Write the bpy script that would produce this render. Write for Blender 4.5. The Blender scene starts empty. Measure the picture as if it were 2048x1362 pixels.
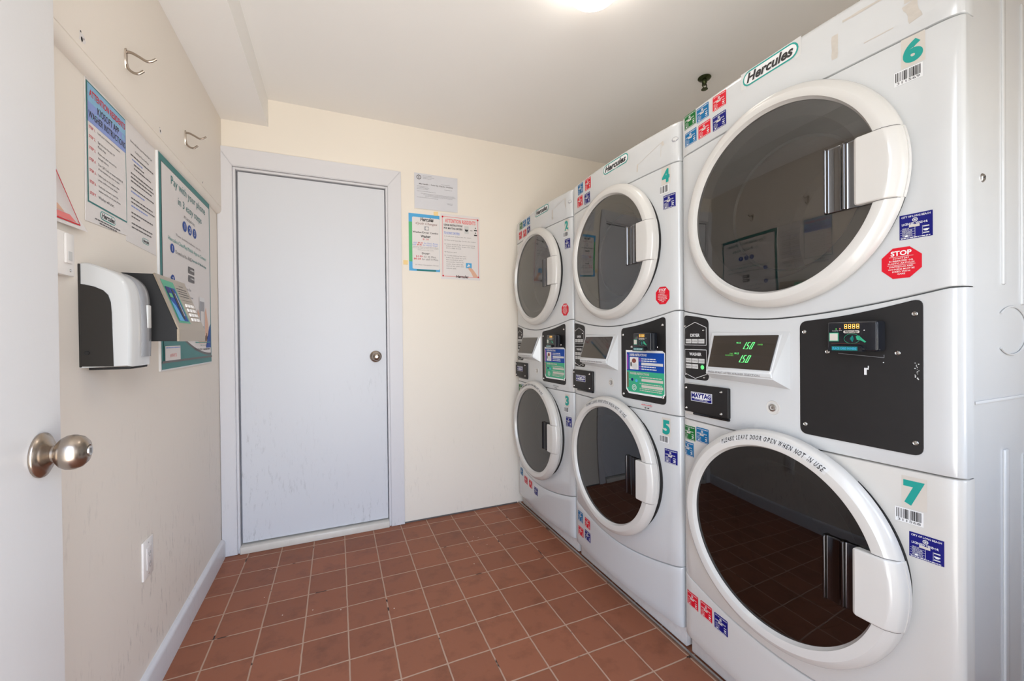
import bpy, bmesh, math, random
from mathutils import Vector, Matrix

sc = bpy.context.scene
C = sc.collection
PI = math.pi
random.seed(7)

# ------------------------------------------------------------------ camera
CAM_H = 1.1009
yaw, pitch, roll = 0.4041, -0.0069, -0.0102
Fw = Vector((math.sin(yaw)*math.cos(pitch), math.cos(yaw)*math.cos(pitch), math.sin(pitch)))
Rt = Vector((math.cos(yaw), -math.sin(yaw), 0))
Up = Rt.cross(Fw)
Rr = Rt*math.cos(roll) + Up*math.sin(roll)
Ur = -Rt*math.sin(roll) + Up*math.cos(roll)
cd = bpy.data.cameras.new('camera')
cam = bpy.data.objects.new('camera', cd)
C.objects.link(cam)
cam.matrix_world = Matrix(((Rr.x, Ur.x, -Fw.x, 0), (Rr.y, Ur.y, -Fw.y, 0), (Rr.z, Ur.z, -Fw.z, CAM_H), (0, 0, 0, 1)))
cd.sensor_width = 36
cd.lens = 817.04/2048*36
cd.clip_start = 0.02
sc.camera = cam

# ------------------------------------------------------------------ view, world, daylight
sc.view_settings.view_transform = 'Standard'
sc.view_settings.look = 'None'
sc.view_settings.gamma = 1
sc.view_settings.use_curve_mapping = False
sc.view_settings.exposure = 0.06
cy = sc.cycles
cy.max_bounces = 10
cy.diffuse_bounces = 6
cy.glossy_bounces = 5
cy.transparent_max_bounces = 12
cy.sample_clamp_indirect = 6
cy.use_denoising = True

GROUND = (0.95, 0.93, 0.88)               # sunlit paving outside
w = bpy.data.worlds.new('sky')
sc.world = w
w.use_nodes = True
nt = w.node_tree
bg = nt.nodes['Background']
geo = nt.nodes.new('ShaderNodeTexCoord')
sep = nt.nodes.new('ShaderNodeSeparateXYZ')
rmp = nt.nodes.new('ShaderNodeValToRGB')
nt.links.new(geo.outputs['Generated'], sep.inputs[0])
mrw = nt.nodes.new('ShaderNodeMapRange')
mrw.inputs['From Min'].default_value = -1.0
nt.links.new(sep.outputs['Z'], mrw.inputs['Value'])
nt.links.new(mrw.outputs[0], rmp.inputs[0])
e_ = rmp.color_ramp.elements
e_[0].position = 0.0; e_[0].color = GROUND + (1,)
e_[1].position = 0.9; e_[1].color = (0.42, 0.62, 1.0, 1)
for ps, cl in ((0.47, GROUND), (0.52, (0.84, 0.92, 1.0))):
    q_ = e_.new(ps); q_.color = cl + (1,)
nt.links.new(rmp.outputs[0], bg.inputs['Color'])
bg.inputs['Strength'].default_value = 8.6

R, D, L, HC = 1.0979, 2.4943, 0.5510, 2.3731     # machine front plane, far wall, left wall, ceiling
YN, P, MW = 0.3743, 0.70, 0.686                   # near end of the machine row, pitch, machine width
RW = R + 0.80                                     # wall behind the machines
YF = -0.06                                        # inner face of the wall with the entry doorway
DX0, DX1, DZ = -0.40, 0.46, 2.05                  # entry doorway

pl = bpy.data.lights.new('doorway_daylight', 'AREA')
pl.shape = 'RECTANGLE'
pl.size, pl.size_y = DX1-DX0, DZ
plo = bpy.data.objects.new('doorway_daylight', pl)
C.objects.link(plo)
plo.location = ((DX0+DX1)/2, YF-0.07, DZ/2)
plo.rotation_euler = (PI/2, 0, 0)
pl.cycles.is_portal = True
WX0, WX1, WZ0, WZ1 = 1.02, 1.34, 0.78, 1.62      # unseen window added right of the doorway to daylight the nearest machine
pw = bpy.data.lights.new('added_window_daylight', 'AREA')
pw.shape = 'RECTANGLE'
pw.size, pw.size_y = WX1-WX0, WZ1-WZ0
pwo = bpy.data.objects.new('added_window_daylight', pw)
C.objects.link(pwo)
pwo.location = ((WX0+WX1)/2, YF-0.13, (WZ0+WZ1)/2)
pwo.rotation_euler = (PI/2, 0, 0)
pw.cycles.is_portal = True

LAMP_POS = (0.835, 1.195, HC)
LAMP_STRENGTH = 11.0

# ------------------------------------------------------------------ helpers
def tag(o, label=None, cat=None, group=None, kind=None):
    if label: o['label'] = label
    if cat: o['category'] = cat
    if group: o['group'] = group
    if kind: o['kind'] = kind
    return o

def empty(name, loc=(0, 0, 0)):
    o = bpy.data.objects.new(name, None)
    o.empty_display_size = 0.05
    o.location = loc
    C.objects.link(o)
    return o

def s2l(c):
    return tuple(((v/12.92) if v <= 0.04045 else ((v+0.055)/1.055)**2.4) for v in c)

def rgb(r, g, b):
    return s2l((r/255, g/255, b/255))

MATS = {}
def mat(name, col, rough=0.5, metal=0.0, spec=0.5, emit=0, coat=0, var=0.04, vscale=9.0):
    """principled material whose colour and gloss vary a little with a noise texture"""
    if name in MATS: return MATS[name]
    m = bpy.data.materials.new(name)
    m.use_nodes = True
    t = m.node_tree
    b = t.nodes['Principled BSDF']
    b.inputs['Roughness'].default_value = rough
    b.inputs['Metallic'].default_value = metal
    b.inputs['Specular IOR Level'].default_value = spec
    b.inputs['Coat Weight'].default_value = coat
    tc = t.nodes.new('ShaderNodeTexCoord')
    n = t.nodes.new('ShaderNodeTexNoise')
    n.inputs['Scale'].default_value = vscale
    n.inputs['Detail'].default_value = 2
    t.links.new(tc.outputs['Object'], n.inputs['Vector'])
    r = t.nodes.new('ShaderNodeValToRGB')
    r.color_ramp.elements[0].color = tuple(max(0, c*(1-var)) for c in col) + (1,)
    r.color_ramp.elements[1].color = tuple(min(1, c*(1+var)) for c in col) + (1,)
    t.links.new(n.outputs['Fac'], r.inputs[0])
    t.links.new(r.outputs[0], b.inputs['Base Color'])
    if emit:
        b.inputs['Emission Color'].default_value = tuple(col) + (1,)
        b.inputs['Emission Strength'].default_value = emit
    MATS[name] = m
    return m

def link_nodes(t, a, b): t.links.new(a, b)

def wall_mat(name, col, scuff_top, scuff_amt=0.5, rough=0.55, stretch=(30, 30, 7)):
    """painted wall: faint roller texture, scuffs and grime low down"""
    m = bpy.data.materials.new(name)
    m.use_nodes = True
    t = m.node_tree; N = t.nodes; K = t.links.new
    b = N['Principled BSDF']
    b.inputs['Roughness'].default_value = rough
    b.inputs['Specular IOR Level'].default_value = 0.35
    tc = N.new('ShaderNodeTexCoord')
    g = N.new('ShaderNodeNewGeometry')
    se = N.new('ShaderNodeSeparateXYZ'); K(g.outputs['Position'], se.inputs[0])
    # mask fading with height: people and trolleys knock the low part of the wall
    mr = N.new('ShaderNodeMapRange'); K(se.outputs['Z'], mr.inputs['Value'])
    mr.inputs['From Min'].default_value = 0.0; mr.inputs['From Max'].default_value = scuff_top
    mr.inputs['To Min'].default_value = 1.0; mr.inputs['To Max'].default_value = 0.0
    mp = N.new('ShaderNodeMapping'); K(g.outputs['Position'], mp.inputs[0])
    mp.inputs['Scale'].default_value = stretch
    mp.inputs['Rotation'].default_value = (0.25, 0.2, 0)
    n1 = N.new('ShaderNodeTexNoise'); K(mp.outputs[0], n1.inputs['Vector'])
    n1.inputs['Scale'].default_value = 2.2; n1.inputs['Detail'].default_value = 7; n1.inputs['Roughness'].default_value = 0.7
    r1 = N.new('ShaderNodeValToRGB'); K(n1.outputs['Fac'], r1.inputs[0])
    r1.color_ramp.elements[0].position = 0.56; r1.color_ramp.elements[0].color = (0, 0, 0, 1)
    r1.color_ramp.elements[1].position = 0.72; r1.color_ramp.elements[1].color = (1, 1, 1, 1)
    n2 = N.new('ShaderNodeTexNoise'); K(g.outputs['Position'], n2.inputs['Vector'])
    n2.inputs['Scale'].default_value = 3.3; n2.inputs['Detail'].default_value = 3
    r2 = N.new('ShaderNodeValToRGB'); K(n2.outputs['Fac'], r2.inputs[0])
    r2.color_ramp.elements[0].position = 0.42; r2.color_ramp.elements[0].color = (0, 0, 0, 1)
    r2.color_ramp.elements[1].position = 0.62; r2.color_ramp.elements[1].color = (1, 1, 1, 1)
    m1 = N.new('ShaderNodeMath'); m1.operation = 'MULTIPLY'; K(r1.outputs[0], m1.inputs[0]); K(r2.outputs[0], m1.inputs[1])
    m2 = N.new('ShaderNodeMath'); m2.operation = 'MULTIPLY'; K(m1.outputs[0], m2.inputs[0]); K(mr.outputs[0], m2.inputs[1])
    m3 = N.new('ShaderNodeMath'); m3.operation = 'MULTIPLY'; K(m2.outputs[0], m3.inputs[0]); m3.inputs[1].default_value = scuff_amt
    n3 = N.new('ShaderNodeTexNoise'); K(g.outputs['Position'], n3.inputs['Vector']); n3.inputs['Scale'].default_value = 1.4
    rc = N.new('ShaderNodeValToRGB'); K(n3.outputs['Fac'], rc.inputs[0])
    rc.color_ramp.elements[0].color = tuple(c*0.975 for c in col) + (1,)
    rc.color_ramp.elements[1].color = tuple(min(1, c*1.02) for c in col) + (1,)
    mx = N.new('ShaderNodeMix'); mx.data_type = 'RGBA'
    K(m3.outputs[0], mx.inputs['Factor']); K(rc.outputs[0], mx.inputs['A'])
    mx.inputs['B'].default_value = tuple(c*0.42 for c in col) + (1,)
    K(mx.outputs['Result'], b.inputs['Base Color'])
    n4 = N.new('ShaderNodeTexNoise'); K(g.outputs['Position'], n4.inputs['Vector']); n4.inputs['Scale'].default_value = 140
    bp = N.new('ShaderNodeBump'); bp.inputs['Strength'].default_value = 0.06; bp.inputs['Distance'].default_value = 0.002
    K(n4.outputs['Fac'], bp.inputs['Height']); K(bp.outputs[0], b.inputs['Normal'])
    MATS[name] = m
    return m

def floor_mat():
    m = bpy.data.materials.new('quarry_tile')
    m.use_nodes = True
    t = m.node_tree; N = t.nodes; K = t.links.new
    b = N['Principled BSDF']
    g = N.new('ShaderNodeNewGeometry')
    se = N.new('ShaderNodeSeparateXYZ'); K(g.outputs['Position'], se.inputs[0])
    wob = N.new('ShaderNodeTexNoise'); K(g.outputs['Position'], wob.inputs['Vector']); wob.inputs['Scale'].default_value = 18
    S = 0.15285
    def M(op, a, b_=None, c=None):
        n = N.new('ShaderNodeMath'); n.operation = op
        for i, v in enumerate((a, b_, c)):
            if v is None: continue
            if isinstance(v, (int, float)): n.inputs[i].default_value = v
            else: K(v, n.inputs[i])
        return n.outputs[0]
    wv = M('MULTIPLY', M('SUBTRACT', wob.outputs['Fac'], 0.5), 0.022)
    def edge(co, off):
        f = M('FRACT', M('ADD', M('DIVIDE', M('SUBTRACT', co, off), S), wv))
        return M('MINIMUM', f, M('SUBTRACT', 1.0, f))
    dx = edge(se.outputs['X'], -0.5863 - S); dy = edge(se.outputs['Y'], 1.9651 - 20*S)
    dmin = M('MINIMUM', dx, dy)
    gr = N.new('ShaderNodeMapRange'); K(dmin, gr.inputs['Value'])
    gr.inputs['From Min'].default_value = 0.013; gr.inputs['From Max'].default_value = 0.021
    gr.inputs['To Min'].default_value = 1; gr.inputs['To Max'].default_value = 0
    # missing grout
    nm = N.new('ShaderNodeTexNoise'); K(g.outputs['Position'], nm.inputs['Vector']); nm.inputs['Scale'].default_value = 9; nm.inputs['Detail'].default_value = 3
    rm = N.new('ShaderNodeValToRGB'); K(nm.outputs['Fac'], rm.inputs[0])
    rm.color_ramp.elements[0].position = 0.335; rm.color_ramp.elements[0].color = (0.030, 0.015, 0.010, 1)
    rm.color_ramp.elements[1].position = 0.36; rm.color_ramp.elements[1].color = rgb(178, 146, 124) + (1,)
    # tile colour: each tile its own shade, plus grime
    fx = M('FLOOR', M('DIVIDE', M('SUBTRACT', se.outputs['X'], -0.5863 - S), S))
    fy = M('FLOOR', M('DIVIDE', M('SUBTRACT', se.outputs['Y'], 1.9651 - 20*S), S))
    cb = N.new('ShaderNodeCombineXYZ'); K(fx, cb.inputs[0]); K(fy, cb.inputs[1])
    wn = N.new('ShaderNodeTexWhiteNoise'); wn.noise_dimensions = '2D'; K(cb.outputs[0], wn.inputs['Vector'])
    rt = N.new('ShaderNodeValToRGB'); K(wn.outputs['Value'], rt.inputs[0])
    rt.color_ramp.elements[0].color = rgb(138, 84, 60) + (1,)
    rt.color_ramp.elements[1].color = rgb(150, 92, 66) + (1,)
    ng = N.new('ShaderNodeTexNoise'); K(g.outputs['Position'], ng.inputs['Vector']); ng.inputs['Scale'].default_value = 11; ng.inputs['Detail'].default_value = 8; ng.inputs['Roughness'].default_value = 0.65
    rg = N.new('ShaderNodeValToRGB'); K(ng.outputs['Fac'], rg.inputs[0])
    rg.color_ramp.elements[0].position = 0.30; rg.color_ramp.elements[0].color = (0.72, 0.70, 0.68, 1)
    rg.color_ramp.elements[1].position = 0.50; rg.color_ramp.elements[1].color = (1, 1, 1, 1)
    mu = N.new('ShaderNodeMix'); mu.data_type = 'RGBA'; mu.blend_type = 'MULTIPLY'; mu.inputs['Factor'].default_value = 1
    K(rt.outputs[0], mu.inputs['A']); K(rg.outputs[0], mu.inputs['B'])
    mx = N.new('ShaderNodeMix'); mx.data_type = 'RGBA'
    K(gr.outputs[0], mx.inputs['Factor']); K(mu.outputs['Result'], mx.inputs['A']); K(rm.outputs[0], mx.inputs['B'])
    K(mx.outputs['Result'], b.inputs['Base Color'])
    ro = N.new('ShaderNodeMapRange'); K(ng.outputs['Fac'], ro.inputs['Value'])
    ro.inputs['To Min'].default_value = 0.36; ro.inputs['To Max'].default_value = 0.62
    K(ro.outputs[0], b.inputs['Roughness'])
    b.inputs['Specular IOR Level'].default_value = 0.35
    inv = M('SUBTRACT', 1.0, gr.outputs[0])
    bp = N.new('ShaderNodeBump'); bp.inputs['Strength'].default_value = 0.5; bp.inputs['Distance'].default_value = 0.002
    K(inv, bp.inputs['Height']); K(bp.outputs[0], b.inputs['Normal'])
    return m

def glass_mat(name, tint, ior=1.9, rough=0.015):
    m = bpy.data.materials.new(name)
    m.use_nodes = True
    t = m.node_tree; N = t.nodes; K = t.links.new
    N.remove(N['Principled BSDF'])
    out = N['Material Output']
    tr = N.new('ShaderNodeBsdfTransparent'); tr.inputs[0].default_value = tuple(tint) + (1,)
    gl = N.new('ShaderNodeBsdfGlossy'); gl.inputs['Roughness'].default_value = rough
    gl.inputs[0].default_value = (0.92, 0.92, 0.92, 1)
    fr = N.new('ShaderNodeFresnel'); fr.inputs[0].default_value = ior
    nz = N.new('ShaderNodeTexNoise'); nz.inputs['Scale'].default_value = 6
    tc = N.new('ShaderNodeTexCoord'); K(tc.outputs['Object'], nz.inputs['Vector'])
    bp = N.new('ShaderNodeBump'); bp.inputs['Strength'].default_value = 0.02; bp.inputs['Distance'].default_value = 0.01
    K(nz.outputs['Fac'], bp.inputs['Height']); K(bp.outputs[0], gl.inputs['Normal'])
    mx = N.new('ShaderNodeMixShader')
    K(fr.outputs[0], mx.inputs[0]); K(tr.outputs[0], mx.inputs[1]); K(gl.outputs[0], mx.inputs[2])
    K(mx.outputs[0], out.inputs['Surface'])
    MATS[name] = m
    return m

# materials ---------------------------------------------------------
M_FAR = wall_mat('cream_wall_far', rgb(231, 223, 211), 0.75, 0.35)
M_LEFT = wall_mat('cream_wall_left', rgb(228, 220, 210), 1.0, 1.0)
M_CEIL = wall_mat('ceiling_paint', rgb(240, 238, 235), 0.1, 0.0)
M_TRIM = wall_mat('white_trim_paint', rgb(212, 211, 214), 0.5, 0.5, rough=0.35)
M_DOOR = wall_mat('white_door_paint', rgb(208, 210, 215), 1.35, 0.65, rough=0.4)
M_ENTRY = wall_mat('entry_door_paint', rgb(204, 202, 201), 1.2, 0.15, rough=0.35)
M_FLOOR = floor_mat()
M_ENAMEL = mat('white_enamel', rgb(194, 195, 195), 0.22, coat=0.5, var=0.012, vscale=2)
M_ENAMEL2 = mat('warm_white_plastic', rgb(197, 194, 189), 0.27, coat=0.3, var=0.012, vscale=2)
M_BASEW = mat('scuffed_white_base', rgb(200, 194, 190), 0.5, var=0.10, vscale=60)
M_DGLASS = glass_mat('dryer_door_glass', (0.86, 0.84, 0.81), 2.1)
M_WGLASS = glass_mat('washer_door_glass', (0.12, 0.12, 0.13), 1.75)
M_FRIT = mat('grey_door_liner', rgb(104, 104, 105), 0.35)
M_WLINER = mat('dark_door_liner', rgb(50, 50, 52), 0.4)
M_DRUM = mat('steel_drum', rgb(196, 186, 172), 0.4, metal=0.2)
M_WDRUM = mat('dark_washer_drum', rgb(96, 94, 92), 0.35, metal=0.6)
M_CHROME = mat('chrome', rgb(112, 112, 114), 0.08, metal=1.0, var=0.01)
M_DCHROME = mat('dark_chrome', rgb(62, 62, 64), 0.10, metal=1.0, var=0.02)
M_NICKEL = mat('brushed_nickel', rgb(172, 160, 148), 0.27, metal=1.0, var=0.06, vscale=30)
M_STEEL = mat('stainless', rgb(190, 188, 184), 0.25, metal=1.0)
M_BLACK = mat('black_satin_panel', rgb(28, 26, 26), 0.5, spec=.35, var=0.15, vscale=40)
M_BLACKP = mat('black_gloss_plastic', rgb(22, 24, 30), 0.16)
M_DARK = mat('dark_gap', rgb(26, 25, 25), 0.7)
M_SCREEN = mat('dark_display_window', rgb(38, 30, 24), 0.06, coat=0.4)
M_WHITE = mat('print_white', rgb(218, 218, 218), 0.45)
M_GREYP = mat('print_grey', rgb(198, 198, 196), 0.5)
M_PGREY = mat('print_mid_grey', rgb(150, 150, 155), 0.5)
M_INK = mat('print_black', rgb(28, 24, 26), 0.5)
M_DKGR = mat('print_dark_grey', rgb(88, 84, 84), 0.5)
M_TEAL = mat('print_teal', rgb(0, 142, 132), 0.45)
M_TEALD = mat('print_dark_teal', rgb(4, 112, 110), 0.45)
M_RED = mat('print_red', rgb(200, 8, 34), 0.5, spec=.3)
M_PINK = mat('print_soft_red', rgb(226, 120, 118), 0.5)
M_NAVY = mat('print_navy', rgb(8, 10, 104), 0.5, spec=.25)
M_BLUE = mat('print_blue', rgb(0, 98, 148), 0.5, spec=.25)
M_GREEN = mat('print_green', rgb(2, 98, 36), 0.5, spec=.25)
M_CARDB = mat('print_card_blue', rgb(4, 64, 150), 0.5, spec=.25)
M_CARDG = mat('print_card_green', rgb(44, 156, 118), 0.4)
M_PURP = mat('print_purple', rgb(150, 60, 160), 0.4)
M_SKY = mat('print_sky_blue', rgb(120, 172, 206), 0.45, var=0.18, vscale=25)
M_LAV = mat('print_lavender', rgb(126, 146, 206), 0.45, var=0.1, vscale=25)
M_CYAN = mat('print_cyan', rgb(70, 160, 210), 0.45)
M_LGRN = mat('print_leaf_green', rgb(80, 176, 110), 0.45)
M_BROWN = mat('print_brown', rgb(122, 60, 50), 0.5)
M_SKIN = mat('print_skin', rgb(216, 170, 145), 0.5)
M_PAPER = mat('white_paper', rgb(218, 213, 211), 0.5, var=0.02)
M_PAPERC = mat('cream_label', rgb(193, 186, 177), 0.45, var=0.02)
M_PAPERG = mat('grey_paper', rgb(205, 205, 210), 0.45, var=0.03)
M_TAPE = mat('masking_tape', rgb(234, 205, 142), 0.6)
M_STRIP = mat('clear_label', rgb(196, 195, 193), 0.4, var=0.01)
M_RESID = mat('tape_residue', rgb(186, 179, 170), 0.6, var=0.08, vscale=120)
M_GLOWG = mat('green_led', (0.12, 0.75, 0.20), 0.5, emit=0.6)
M_GLOWD = mat('dim_green_led', (0.10, 0.45, 0.08), 0.5, emit=0.4)
M_AMBER = mat('amber_led', (0.85, 0.48, 0.08), 0.5, emit=0.5)
M_YELL = mat('bright_led_bar', (1.0, 0.85, 0.45), 0.5, emit=1.2)
M_KIOSKF = mat('champagne_metal', rgb(170, 156, 138), 0.32, metal=0.75)
M_KIOSKB = mat('black_powder_coat', rgb(18, 16, 16), 0.55, var=0.3, vscale=350)
M_SOAPW = mat('glossy_white_shell', rgb(196, 196, 195), 0.14, coat=0.5, var=0.01)
M_SOAPD = mat('dark_brown_plastic', rgb(32, 28, 24), 0.5)
M_SOAPG = mat('grey_translucent_plastic', rgb(126, 126, 128), 0.2)
M_BRONZE = mat('sprinkler_bronze', rgb(58, 66, 38), 0.25, metal=0.8)
M_MARBLE = mat('pale_threshold', rgb(214, 209, 200), 0.35, var=0.06, vscale=30)
M_LINT = mat('pale_lint', rgb(206, 160, 140), 0.9)
M_CHIP = mat('white_paint_chip', rgb(236, 226, 214), 0.8)
M_CONC = mat('outdoor_concrete', rgb(170, 168, 164), 0.9, var=0.1)
M_PLATE = mat('switch_plate_white', rgb(232, 228, 224), 0.3)

# mesh builders -----------------------------------------------------
def new_obj(name, verts, faces, mats, parent=None, smooth=False, mids=None, angle=None):
    me = bpy.data.meshes.new(name)
    me.from_pydata([tuple(v) for v in verts], [], faces)
    if not isinstance(mats, (list, tuple)): mats = [mats]
    for m in mats: me.materials.append(m)
    if mids:
        me.polygons.foreach_set('material_index', mids)
    if smooth:
        me.polygons.foreach_set('use_smooth', [True]*len(me.polygons))
        if angle is not None: me.set_sharp_from_angle(angle=math.radians(angle))
    me.update()
    o = bpy.data.objects.new(name, me)
    C.objects.link(o)
    if parent: o.parent = parent
    return o

def bm_obj(name, bm, mats, parent=None, smooth=True, angle=35):
    bmesh.ops.recalc_face_normals(bm, faces=bm.faces)
    me = bpy.data.meshes.new(name)
    bm.to_mesh(me); bm.free()
    if not isinstance(mats, (list, tuple)): mats = [mats]
    for m in mats: me.materials.append(m)
    if smooth:
        me.polygons.foreach_set('use_smooth', [True]*len(me.polygons))
        me.set_sharp_from_angle(angle=math.radians(angle))
    o = bpy.data.objects.new(name, me)
    C.objects.link(o)
    if parent: o.parent = parent
    return o

def box_bm(bm, x0, x1, y0, y1, z0, z1, bev=0.0, seg=2):
    r = bmesh.ops.create_cube(bm, size=1.0)
    vs = r['verts']
    for v in vs:
        v.co = Vector(((x0+x1)/2 + v.co.x*(x1-x0), (y0+y1)/2 + v.co.y*(y1-y0), (z0+z1)/2 + v.co.z*(z1-z0)))
    if bev > 0:
        es = list({e for v in vs for e in v.link_edges})
        bmesh.ops.bevel(bm, geom=es, offset=bev, segments=seg, affect='EDGES', profile=0.5)
    return vs

def box(name, x0, x1, y0, y1, z0, z1, m, parent=None, bev=0.0, seg=2):
    bm = bmesh.new()
    box_bm(bm, x0, x1, y0, y1, z0, z1, bev, seg)
    return bm_obj(name, bm, m, parent, smooth=bev > 0)

def lathe(name, prof, n, m, parent=None, frame=None, closed=False, angle=40):
    """profile [(radius, height)] turned about frame's third axis; frame = (origin, a, b, axis)"""
    if frame is None: frame = (Vector((0, 0, 0)), Vector((1, 0, 0)), Vector((0, 1, 0)), Vector((0, 0, 1)))
    o, a, b, c = [Vector(q) for q in frame]
    vs, fs = [], []
    for r, h in prof:
        for i in range(n):
            t = 2*PI*i/n
            vs.append(o + a*(r*math.cos(t)) + b*(r*math.sin(t)) + c*h)
    k = len(prof)
    for j in range(k if closed else k-1):
        j2 = (j+1) % k
        for i in range(n):
            i2 = (i+1) % n
            fs.append((j*n+i, j*n+i2, j2*n+i2, j2*n+i))
    bm = bmesh.new()
    bv = [bm.verts.new(v) for v in vs]
    for f in fs: bm.faces.new([bv[i] for i in f])
    bmesh.ops.remove_doubles(bm, verts=bm.verts, dist=1e-6)
    return bm_obj(name, bm, m, parent, True, angle)

def tube_bm(bm, pts, rad, n=10, flat=1.0):
    pts = [Vector(p) for p in pts]
    if not isinstance(rad, (list, tuple)): rad = [rad]*len(pts)
    rings = []
    for i, p in enumerate(pts):
        d = (pts[min(i+1, len(pts)-1)] - pts[max(i-1, 0)]).normalized()
        ref = Vector((0, 1, 0)) if abs(d.y) < 0.9 else Vector((1, 0, 0))
        u = d.cross(ref).normalized(); v = d.cross(u).normalized()
        rings.append([bm.verts.new(p + u*(rad[i]*flat*math.cos(2*PI*k/n)) + v*(rad[i]*math.sin(2*PI*k/n))) for k in range(n)])
    for a, b in zip(rings, rings[1:]):
        for k in range(n): bm.faces.new((a[k], a[(k+1) % n], b[(k+1) % n], b[k]))
    bm.faces.new(rings[0][::-1]); bm.faces.new(rings[-1])

def spline(pts, n=6):
    out = []
    P_ = [Vector(p) for p in pts]
    P_ = [P_[0]*2-P_[1]] + P_ + [P_[-1]*2-P_[-2]]
    for i in range(1, len(P_)-2):
        for k in range(n):
            t = k/n
            a, b, c, d = P_[i-1], P_[i], P_[i+1], P_[i+2]
            out.append(0.5*((2*b) + (c-a)*t + (2*a-5*b+4*c-d)*t*t + (3*b-a-3*c+d)*t**3))
    out.append(P_[-2])
    return out

# lettering ---------------------------------------------------------
_tc = {}
def text2d(s, bold=0.0, shear=0.0, res=2):
    """flat outline of a string, normalised to the unit square, with its aspect"""
    key = (s, bold, shear, res)
    if key in _tc: return _tc[key]
    cu = bpy.data.curves.new('t', 'FONT')
    cu.body = s; cu.size = 1.0; cu.offset = bold; cu.shear = shear; cu.resolution_u = res
    cu.fill_mode = 'FRONT'
    ob = bpy.data.objects.new('t', cu)
    C.objects.link(ob)
    dg = bpy.context.evaluated_depsgraph_get()
    dg.update()
    me = bpy.data.meshes.new_from_object(ob.evaluated_get(dg))
    vs = [(v.co.x, v.co.y) for v in me.vertices]
    fs = [tuple(p.vertices) for p in me.polygons]
    bpy.data.objects.remove(ob); bpy.data.curves.remove(cu); bpy.data.meshes.remove(me)
    if not vs: _tc[key] = ([], [], 1); return _tc[key]
    x0 = min(v[0] for v in vs); x1 = max(v[0] for v in vs); y0 = min(v[1] for v in vs); y1 = max(v[1] for v in vs)
    W_, H_ = max(1e-6, x1-x0), max(1e-6, y1-y0)
    _tc[key] = ([((x-x0)/W_, (y-y0)/H_) for x, y in vs], fs, W_/H_)
    return _tc[key]

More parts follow.
